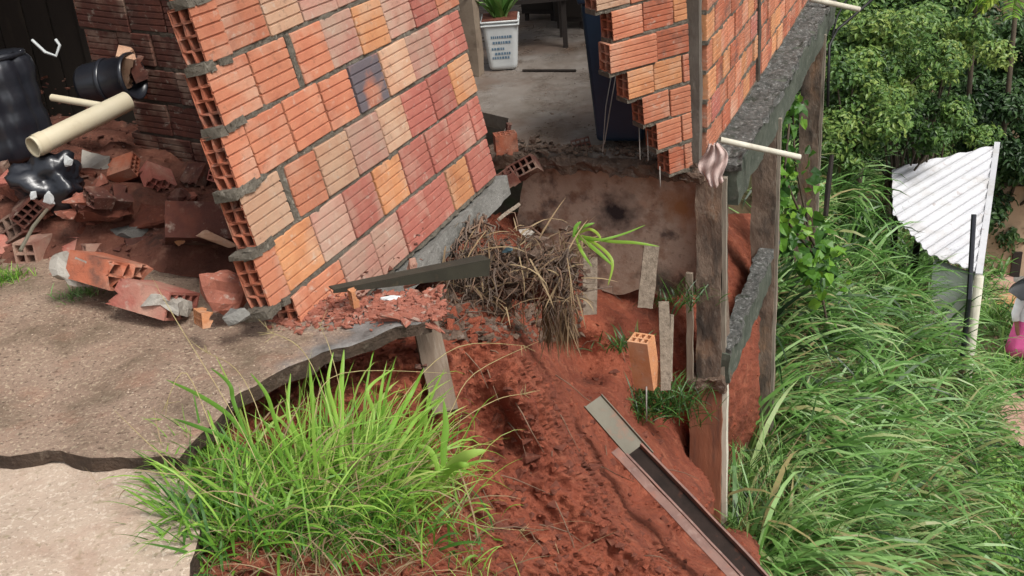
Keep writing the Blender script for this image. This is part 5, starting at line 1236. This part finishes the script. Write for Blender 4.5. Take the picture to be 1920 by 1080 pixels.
# bushes and trees: trunk, limbs, and a crown of leaf clumps
def tree(name, label, cat, px, py, Z, size, nleaf, leaf, mat, base=None, aspect=.5, droop=.3, group=None, blobs=34, trunk_r=.05, seed=0, tint0=.45):
    g = np.random.default_rng(seed); c = P(px, py, Z)
    if base is None: base = Vector((c.x, c.y, float(ground_f([(c.x, c.y)])[0])))
    r = thing(name, label, cat, T(base), group); cc = c-base
    bl = g.normal(0, .5, (blobs, 3)); bl /= np.maximum(1, np.linalg.norm(bl, axis=1))[:, None]; bl = bl*np.array(size)+np.array(cc[:]); br = g.uniform(.22, .45, blobs)*min(size)
    mb = MB(); top = cc*.75; mb.tube([Vector((0, 0, -.1)), cc*.3+Vector((.05, 0, 0)), top], [trunk_r*1.3, trunk_r, trunk_r*.6], 8); tk_ = mb.ob('trunk', M_bark, r, True)
    mb = MB()
    for b in bl[:12]:
        b = Vector(b); m_ = cc*g.uniform(.35, .7); mb.tube([m_, m_.lerp(b, .5)+Vector((0, 0, -.05)), b], [trunk_r*.45, trunk_r*.3, trunk_r*.12], 5, cap=False)
    tag(mb.ob('limb', M_bark, tk_, True), kind='stuff')
    k = g.integers(0, blobs, nleaf); d = g.normal(size=(nleaf, 3)); d /= np.linalg.norm(d, axis=1)[:, None]
    pos = bl[k]+d*(br[k]*g.uniform(.35, 1.0, nleaf)**.5)[:, None]*np.array([1.15, 1.15, .85])
    keep = np.array([noise.noise(Vector(q)*(1.6/max(.3, min(size)))) for q in pos]) > -.42; pos = pos[keep]; d = d[keep]; k = k[keep]
    nm = d*.8+np.array([0, -.2, .9])+g.normal(0, .45, d.shape)
    tn = np.clip(tint0+(g.uniform(-.25, .25, blobs))[k]+g.normal(0, .17, len(pos)), 0, 1)
    lmesh('crown', leaves(pos, nm, g.uniform(leaf*.6, leaf*1.3, len(pos)), aspect, tn, droop), mat, r)
    return r
G_vine = leafmat('vine_leaf', [(.02, .06, .012), (.05, .14, .02), (.12, .28, .03), (.22, .40, .05)], .35, .4)
M_bark = pmat('bark', (.10, .075, .05), (.05, .04, .03), 12, bump=.6, bs=30, stretch=(1, 1, .3))
GB = 'bushes on the slope beyond the house'
tree('leafy_bush', 'mid green bush right of the third pillar at the top of the slope', 'bush', 1620, 90, 14.5, (.95, .9, .75), 9000, .085, G_bush, seed=1, tint0=.6, group=GB)
tree('leafy_bush', 'yellowish green bush in the middle of the upper thicket', 'bush', 1745, 105, 15.5, (1.1, .9, .55), 9000, .085, G_bush, seed=2, tint0=.75, group=GB)
tree('leafy_bush', 'dark bush with dull leaves just left of the white roof top', 'bush', 1690, 200, 15.6, (.8, .8, .5), 8000, .09, G_bush, seed=3, tint0=.38, group=GB)
tree('leafy_bush', 'pale green bush behind the third pillar', 'bush', 1590, 215, 13.2, (.55, .6, .6), 6000, .075, G_bush, seed=4, tint0=.62, group=GB)
tree('leafy_bush', 'bush against the back edge of the white roof', 'bush', 1770, 225, 19.2, (1.1, .9, .6), 7000, .09, G_bush, seed=5, tint0=.42, group=GB)
tree('leafy_tree', 'tall green tree at the top edge between the bushes and the palm fronds', 'tree', 1690, -10, 18, (1.5, 1.2, .9), 9000, .11, G_bush, seed=6, tint0=.5, trunk_r=.09, group='trees behind the slope')
tree('leafy_tree', 'dark tree hanging over the right side of the white roof', 'tree', 1895, 290, 20, (.85, 1.1, 1.5), 15000, .13, G_darktree, seed=7, tint0=.45, trunk_r=.1, group='trees behind the slope')
tree('leafy_tree', 'dense dark tree high above the roof at the right edge', 'tree', 1890, 130, 22, (1.5, 1.2, 1.2), 14000, .13, G_darktree, seed=8, tint0=.6, trunk_r=.1, group='trees behind the slope')
tree('leafy_tree', 'big dark tree closing the view behind the bushes', 'tree', 1740, 20, 24, (3.0, 1.5, 1.8), 16000, .16, G_darktree, seed=9, tint0=.5, trunk_r=.12, group='trees behind the slope')
tree('leafy_tree', 'dark tree behind the thicket left of the bigger one', 'tree', 1600, 120, 19, (1.6, 1.2, 1.6), 12000, .13, G_darktree, seed=10, tint0=.5, trunk_r=.1, group='trees behind the slope')
def fronds(name, label, px, py, Z, n, L, seed, az0=None):
    g = np.random.default_rng(seed); c = P(px, py, Z); base = Vector((c.x, c.y, float(ground_f([(c.x, c.y)])[0]))); r = thing(name, label, 'plant', T(base)); cc = c-base
    mb = MB(); mb.tube([Vector((0, 0, -.1)), cc*.6+Vector((.06, 0, 0)), cc], [.07, .05, .04], 8); mb.ob('trunk', M_bark, r, True)
    for i in range(n):
        az = g.uniform(0, 6.28) ; el = g.uniform(.2, .9); m = 34; ts = np.linspace(.1, 1, m); l = L*g.uniform(.7, 1.1)
        ax = np.column_stack([np.cos(az)*ts*l*np.cos(el), np.sin(az)*ts*l*np.cos(el), l*(ts*np.sin(el)-ts**2*.9)])+np.array(cc[:])
        b = np.repeat(ax, 2, 0); a2 = np.tile([az+1.1, az-1.1], m)
        d = blades(b, a2, np.repeat(.30*l*np.sin(np.clip(ts*2.6, .3, 3.0)), 2)+.05, g.uniform(-.5, .1, 2*m), np.full(2*m, .9), np.full(2*m, .028), 4, np.clip(g.uniform(.4, .9)+g.normal(0, .1, 2*m), 0, 1))
        lmesh('frond', d, G_bright, r)
fronds('palm_plant', 'yellow-green fronds hanging at the top edge right of the thicket', 1832, -28, 19.3, 8, .85, 1)
fronds('palm_plant', 'bright green fronds in the top right corner', 1908, -22, 18.8, 8, .82, 2)

# vine on the pillars
vb = P(1545, 470, 8.6); vr = thing('climbing_vine', 'bright leafy vine climbing between the second and third pillars', 'vine', T(vb))
parts = []
VS = [[(1550, 600, 8.8), (1520, 450, 8.5), (1490, 300, 8.3), (1485, 190, 8.2)], [(1545, 500, 8.5), (1500, 400, 8.2), (1470, 330, 8.0), (1480, 230, 8.1)], [(1560, 520, 8.6), (1520, 470, 8.3), (1480, 420, 8.0)]]
mb = MB(); lp = []
for ln in VS:
    q = [P(*p)-vb for p in ln]; mb.tube(q, .010, 5, cap=False)
    for i in range(len(q)-1):
        for _ in range(11): lp.append(q[i].lerp(q[i+1], rnd.random())+Vector((rnd.gauss(0, .10), rnd.gauss(0, .12), rnd.gauss(0, .08))))
mb.ob('stem', M_bark, vr, True)
for cx, cy, n, s in ((1484, 205, 30, 13), (1466, 385, 28, 12), (1500, 440, 42, 22), (1530, 510, 50, 18), (1478, 320, 26, 16), (1545, 490, 20, 14), (1470, 445, 26, 14)):
    for _ in range(n): lp.append(P(rnd.gauss(cx, s), rnd.gauss(cy, s*1.1), 8.2+rnd.uniform(-.3, .3))-vb)
lp = np.array([v[:] for v in lp]); nm = rng.normal(0, .6, lp.shape)+np.array([.1, -.7, .8])
tag(lmesh('leaf_mass', leaves(lp, nm, U_(.05, .13, len(lp)), .75, U_(.0, 1, len(lp)), .3), G_vine, vr), kind='stuff')
mb = MB(); a = P(1548, 405, 8.9); mb.tube([a, P(1553, 350, 8.9), P(1560, 290, 8.9)], [.02, .024, .018], 7); tag(mb.ob('dark_stake', M_darkboard, origin=a), 'short dark leaning stake right of the vine', 'stake')
# weeds in the gap under the foundation and behind the nearest pillar
for x, y, Z, n, L, lb in ((1235, 770, 6.25, 380, .26, 'dark green weeds in the hollow under the foundation wall'), (1170, 650, 5.95, 90, .14, 'small dark weed patch at the foot of the foundation wall'), (1275, 570, 6.2, 80, .2, 'dark weeds at the right end of the foundation wall'), (1395, 900, 7.3, 160, .40, 'grass tuft between the two front pillars'), (1430, 1000, 7.0, 260, .5, 'long grass tuft right of the rusty rail at the bottom')):
    weed(x, y, Z, n, L, G_hill, lb, .0, .3 if x < 1300 else .9, bw=.009)

# ================================================================== SHED, STREET, PERSON
def plane_from(a, b, c): return a, (b-a).cross(c-a).normalized()
RA, RB, RC = P(1690, 335, 15.6), P(1868, 274, 16.8), P(1838, 452, 14.4)
ro, rn = plane_from(RA, RB, RC)
if rn.z < 0: rn = -rn
poly = [PP(x, y, ro, rn) for x, y in ((1672, 318), (1868, 273), (1835, 512), (1742, 478), (1674, 402))]
g1 = (PP(1800, 330, ro, rn)-PP(1720, 378, ro, rn)).normalized(); g2 = rn.cross(g1).normalized(); O2 = poly[0]
p2 = [((p-O2).dot(g1), (p-O2).dot(g2)) for p in poly]
shed = thing('white_shed', 'white shed with a corrugated metal roof below the slope at the right', 'shed', T(Vector((RC.x, RC.y, -7.6))))
so2 = Vector((RC.x, RC.y, -7.6)); mb = MB(); qs = np.arange(min(q for _, q in p2)+.002, max(q for _, q in p2)-.002, .018); first = True; b = 0
per = .135; step_i = 0
for q in qs:
    xs_ = []
    for i in range(len(p2)):
        (a0, b0_), (a1, b1_) = p2[i], p2[(i+1) % len(p2)]
        if (b0_-q)*(b1_-q) < 0: xs_.append(a0+(a1-a0)*(q-b0_)/(b1_-b0_))
    if len(xs_) < 2: continue
    lo, hi = min(xs_), max(xs_); ph_ = (q/per) % 1; h = .028*(1 if .25 < ph_ < .6 else (0 if ph_ < .12 or ph_ > .73 else .5))
    hi += .10*((int(q/.8) % 2))
    for xx in (lo, (lo+hi)/2, hi): mb.v.append(O2+g1*xx+g2*q+rn*h-so2)
    if not first:
        k = len(mb.v)-6; mb.f += [(k, k+1, k+4, k+3), (k+1, k+2, k+5, k+4)]
    first = False
rf_ = mb.ob('roof', M_roof, shed); m_ = rf_.modifiers.new('thick', 'SOLIDIFY'); m_.thickness = .01
fa = PP(1868, 273, ro, rn); fb = PP(1834, 514, ro, rn); mb = MB()
d = (fb-fa).normalized(); M = frame(fa-so2, d, ZU); mb.box(-.05, (fb-fa).length+.05, -.03, .05, -.10, .04, M); mb.ob('eave_gutter', M_roof, shed)
wl0 = PP(1748, 482, ro, rn)-ZU*.12; wl1 = fb-ZU*.12
mb = MB(); wd = (wl1-wl0); wn_ = Vector((wd.y, -wd.x, 0)).normalized()
if wn_.y > 0: wn_ = -wn_
mb.add([wl0-so2-wn_*.1, wl1-so2-wn_*.1, Vector((wl1.x, wl1.y, -8.2))-so2-wn_*.1, Vector((wl0.x, wl0.y, -8.2))-so2-wn_*.1]+[v-wn_*.12 for v in (wl0-so2-wn_*.1, wl1-so2-wn_*.1, Vector((wl1.x, wl1.y, -8.2))-so2-wn_*.1, Vector((wl0.x, wl0.y, -8.2))-so2-wn_*.1)], [(0, 1, 2, 3), (7, 6, 5, 4), (0, 4, 5, 1), (1, 5, 6, 2), (2, 6, 7, 3), (3, 7, 4, 0)])
mb.ob('front_wall', M_shedwall, shed)
e_ = fa-ZU*.15; mb = MB(); s1 = wl1-so2-wn_*.1; s2 = e_-so2; q1 = Vector((s1.x, s1.y, -.6)); q2_ = Vector((s2.x, s2.y, -.6)); th_ = Vector((-.12, .02, 0))
mb.add([s1, s2, q2_, q1]+[v+th_ for v in (s1, s2, q2_, q1)], [(0, 1, 2, 3), (7, 6, 5, 4), (0, 4, 5, 1), (1, 5, 6, 2), (2, 6, 7, 3), (3, 7, 4, 0)]); mb.ob('side_wall', M_shedwall, shed)
mb = MB(); mb.tube([fb-so2+Vector((-.03, -.10, .02)), Vector((fb.x-.03, fb.y-.10, -7.9))-so2], .055, 10); mb.ob('drain_pipe', M_white_edge, shed, True)
a = P(1826, 402, 13.0); b = P(1817, 560, 13.0); mb = MB(); mb.tube([Vector((b.x, b.y, float(ground_f([(b.x, b.y)])[0])-.1)), b, a], .032, 8); tag(mb.ob('dark_pole', M_black, origin=b), 'thin dark pole standing in the grass in front of the shed corner', 'pole')
# road
pts2 = [PZ(x, y, -7.95) for x, y in ((1780, 470), (2100, 470), (2300, 900), (1880, 1000), (1850, 760), (1800, 620))]
def rz(x, y): return float(ground_f([(x, y)])[0])
mb = MB(); gu = 30
A0, A1, B0, B1 = PZ(1760, 440, -8.1), PZ(2300, 430, -8.1), PZ(1830, 860, -7.6), PZ(2500, 900, -7.6)
for i in range(gu+1):
    for j in range(gu+1):
        p = A0.lerp(A1, j/gu).lerp(B0.lerp(B1, j/gu), i/gu); mb.v.append(Vector((p.x, p.y, rz(p.x, p.y)+.16)))
mb.f = [(i*(gu+1)+j, i*(gu+1)+j+1, (i+1)*(gu+1)+j+1, (i+1)*(gu+1)+j) for i in range(gu) for j in range(gu)]
tag(mb.ob('dirt_road', M_road, smooth=True), kind='structure')
# cream wall of a far house with a dark post, kerb and orange heap
q = P(1890, 474, 20.5); g = rz(q.x, q.y)
hw = thing('cream_house', 'cream coloured house wall far below the dark tree at the right edge', 'house', T(Vector((q.x, q.y, g))))
mb = MB(); mb.box(-1.2, 3.0, 0, .2, -.2, 1.9, RZ(-14)); mb.ob('wall', M_creamwall, hw)
mb = MB(); mb.box(.08, .24, -.05, -.002, -.1, .62, RZ(-14)); mb.ob('door_post', M_dark, hw)
mb = MB(); mb.box(-1.2, 3.0, -.25, -.003, -.2, .12, RZ(-14)); mb.ob('step', M_conc, hw)
q = P(1872, 533, 19.0); g = rz(q.x, q.y)
mb = MB(); mb.box(-.32, .55, -.35, .35, -.05, .25, RZ(-10)); o = roughbox(mb, 'clay_ledge', BM['O'], None, .03, 4, .12, 3); o.matrix_world = T((q.x, q.y, g)); tag(o, 'low orange clay ledge at the edge of the road beyond the shed', 'ledge')
q = P(1915, 512, 19.2); g = rz(q.x, q.y)
mb = MB(); mb.box(-.14, .35, -.15, .15, 0, .3); o = roughbox(mb, 'orange_heap', BM['O'], None, .06, 5, .1, 9); o.matrix_world = T((q.x, q.y, g+.02)); tag(o, 'small orange heap of tiles behind the umbrella', 'heap')
# person with an umbrella
pf = P(1906, 738, 17.4); gz_ = rz(pf.x, pf.y)+.17
fz_ = gz_
pbase = Vector((pf.x, pf.y, gz_))
M_skin = pmat('skin', (.22, .10, .06), (.18, .08, .05), 10, rough=.6, bump=0); M_hair = pmat('hair', (.015, .012, .01), (.02, .015, .012), 20, bump=0)
M_shirt = pmat('white_shirt', (.74, .74, .76), (.64, .65, .68), 12, bump=.2, bs=30); M_pink = pmat('pink_skirt', (.78, .16, .40), (.66, .10, .30), 8, bump=.3, bs=20)
HT = 1.62
per_ = thing('person', 'person in a white shirt and pink skirt walking on the road under a black umbrella', 'person', T(pbase) @ RZ(25))
def skin(name, vs, es, rs, mat, par, root=0, sub=2):
    me = bpy.data.meshes.new(name); me.from_pydata(vs, es, []); o = ob(name, me, mat, par)
    m = o.modifiers.new('skin', 'SKIN'); m.use_smooth_shade = True
    for i, r in enumerate(rs): me.skin_vertices[0].data[i].radius = (r, r) if not isinstance(r, tuple) else r
    me.skin_vertices[0].data[root].use_root = True
    s_ = o.modifiers.new('sub', 'SUBSURF'); s_.levels = sub; s_.render_levels = sub
    return o
bv = [(0, 0, .92), (0, 0, 1.05), (0, .01, 1.22), (0, .01, 1.34), (0, 0, 1.41), (0, -.015, 1.50), (0, -.01, 1.58),
      (.09, 0, .86), (.10, -.05, .48), (.09, .03, .09), (.10, -.10, .03), (-.09, 0, .86), (-.10, .04, .48), (-.10, .16, .11), (-.10, .04, .03),
      (.17, .01, 1.33), (.24, 0, 1.08), (.17, -.17, 1.12), (.12, -.24, 1.24), (-.17, .01, 1.33), (-.23, .03, 1.06), (-.25, -.05, .84), (-.255, -.08, .76)]
be = [(0, 1), (1, 2), (2, 3), (3, 4), (4, 5), (5, 6), (0, 7), (7, 8), (8, 9), (9, 10), (0, 11), (11, 12), (12, 13), (13, 14), (3, 15), (15, 16), (16, 17), (17, 18), (3, 19), (19, 20), (20, 21), (21, 22)]
br_ = [.13, .115, .13, .10, .05, (.075, .09), (.07, .085), .09, .06, .036, .03, .09, .06, .036, .03, .05, .04, .033, .03, .05, .04, .033, .028]
npmesh_fix = bpy.data.meshes.new('body')
npmesh_fix.from_pydata(bv, be, []); bo = ob('body', npmesh_fix, M_skin, per_)
m = bo.modifiers.new('skin', 'SKIN'); m.use_smooth_shade = True
if not npmesh_fix.skin_vertices:
    bpy.context.view_layer.objects.active = bo
    try: bpy.ops.mesh.customdata_skin_add()
    except Exception: pass
if npmesh_fix.skin_vertices:
    for i, r in enumerate(br_): npmesh_fix.skin_vertices[0].data[i].radius = r if isinstance(r, tuple) else (r, r)
    npmesh_fix.skin_vertices[0].data[0].use_root = True
s_ = bo.modifiers.new('sub', 'SUBSURF'); s_.levels = 2; s_.render_levels = 2
MB().lathe([(.165, .96), (.155, 1.06), (.165, 1.22), (.175, 1.32), (.13, 1.39), (.06, 1.42)], 24, Matrix.Diagonal((1.12, .8, 1, 1)), lambda a, z: 1+.03*math.sin(a*5+z*9)).ob('shirt', M_shirt, per_, True)
for sg, el_, hd_ in ((1, (.25, 0, 1.10), (.20, -.10, 1.11)), (-1, (-.24, .03, 1.08), (-.245, 0, .98))):
    mb = MB(); mb.tube([(sg*.13, .01, 1.34), (sg*.19, .01, 1.30), Vector(el_), Vector(hd_)], [.075, .07, .058, .052], 12); mb.ob('sleeve', M_shirt, per_, True)
MB().lathe([(.15, 1.0), (.185, .90), (.21, .75), (.245, .55), (.27, .40), (.262, .402), (.20, .7), (.14, .95)], 36, Matrix.Diagonal((1.05, .85, 1, 1)), lambda a, z: 1+(.09*math.sin(a*8)+.03*math.sin(a*3+1))*max(0, (1.0-z))).ob('skirt', M_pink, per_, True)
MB().lathe([(.001, 1.655), (.05, 1.64), (.088, 1.58), (.094, 1.52), (.075, 1.47), (.05, 1.50)], 20, T((0, .015, 0)) @ Matrix.Diagonal((1, 1.1, 1, 1))).ob('hair', M_hair, per_, True)
for k_, pts in enumerate(([(.12, -.24, 1.24), (.10, -.265, 1.25), (.11, -.27, 1.235)], [(.125, -.24, 1.26), (.10, -.265, 1.27), (.11, -.275, 1.258)], [(.12, -.235, 1.28), (.10, -.26, 1.29), (.11, -.27, 1.28)], [(.115, -.23, 1.30), (.10, -.25, 1.305), (.107, -.26, 1.297)], [(.135, -.235, 1.27), (.14, -.25, 1.29), (.13, -.265, 1.30)])):
    mb = MB(); mb.tube(pts, [.009, .008, .006], 6); mb.ob('finger', M_skin, per_, True)
um = thing('umbrella', 'black umbrella held over the person at the right edge', 'umbrella', per_.matrix_world @ T((.08, -.245, 1.10)) @ RY(-4) @ RX(-8))
mb = MB(); mb.tube([(0, 0, -.12), (0, 0, .62)], .008, 8); mb.ob('shaft', M_darkmetal, um)
mb = MB(); vs = []
for i in range(9):
    for k in range(32):
        a = 2*math.pi*k/32; rr = .50*i/8; sc2 = 1-.05*abs(math.sin(a*4))*(i/8); vs.append((rr*math.cos(a)*sc2, rr*math.sin(a)*sc2, .60-.20*(i/8)**2+(.018*abs(math.sin(a*4))*(i/8)**2)))
mb.add(vs, [(i*32+k, i*32+(k+1) % 32, (i+1)*32+(k+1) % 32, (i+1)*32+k) for i in range(8) for k in range(32)]); o = mb.ob('canopy', M_black, um, True); m_ = o.modifiers.new('t', 'SOLIDIFY'); m_.thickness = .003
for k in range(8):
    a = math.pi/4*k; mb = MB(); mb.tube([(0, 0, .585), (.25*math.cos(a), .25*math.sin(a), .54), (.5*math.cos(a), .5*math.sin(a), .39)], .003, 4); mb.ob('rib', M_darkmetal, um)
# small green stuff by the road edge
weed(1850, 600, 17.5, 200, .5, G_cover, 'green weeds at the road edge right of the shed corner', .1, .8, bw=.02)
weed(1880, 700, 15.0, 160, .4, G_cover, 'leafy weeds on the bank edge below the person', .1, .8, bw=.02)

# ================================================================== repeats share a group
GR = {'thin_pipe': 'thin plastic pipes', 'old_board': 'old boards at the foundation wall', 'timber_strip': 'timber strips by the hanging brick', 'hanging_wire': 'loose wires hanging from the broken wall', 'weed': 'small weeds',
      'soil_clod': 'red soil clods', 'concrete_chunk': 'concrete and mortar chunks', 'plastic_scrap': 'plastic scraps', 'clay_shard': 'clay shards', 'mortar_lump': 'mortar lumps on the patio edge', 'black_cable': 'black cables', 'concrete_post': 'concrete posts in the side wall',
      'side_beam': 'concrete tie beams', 'lower_beam': 'concrete tie beams', 'palm_plant': 'palm plants at the top edge'}
for o in list(sc.objects):
    b_ = o.name.split('.')[0]
    if o.parent is None and b_ in GR and 'group' not in o and 'label' in o: o['group'] = GR[b_]
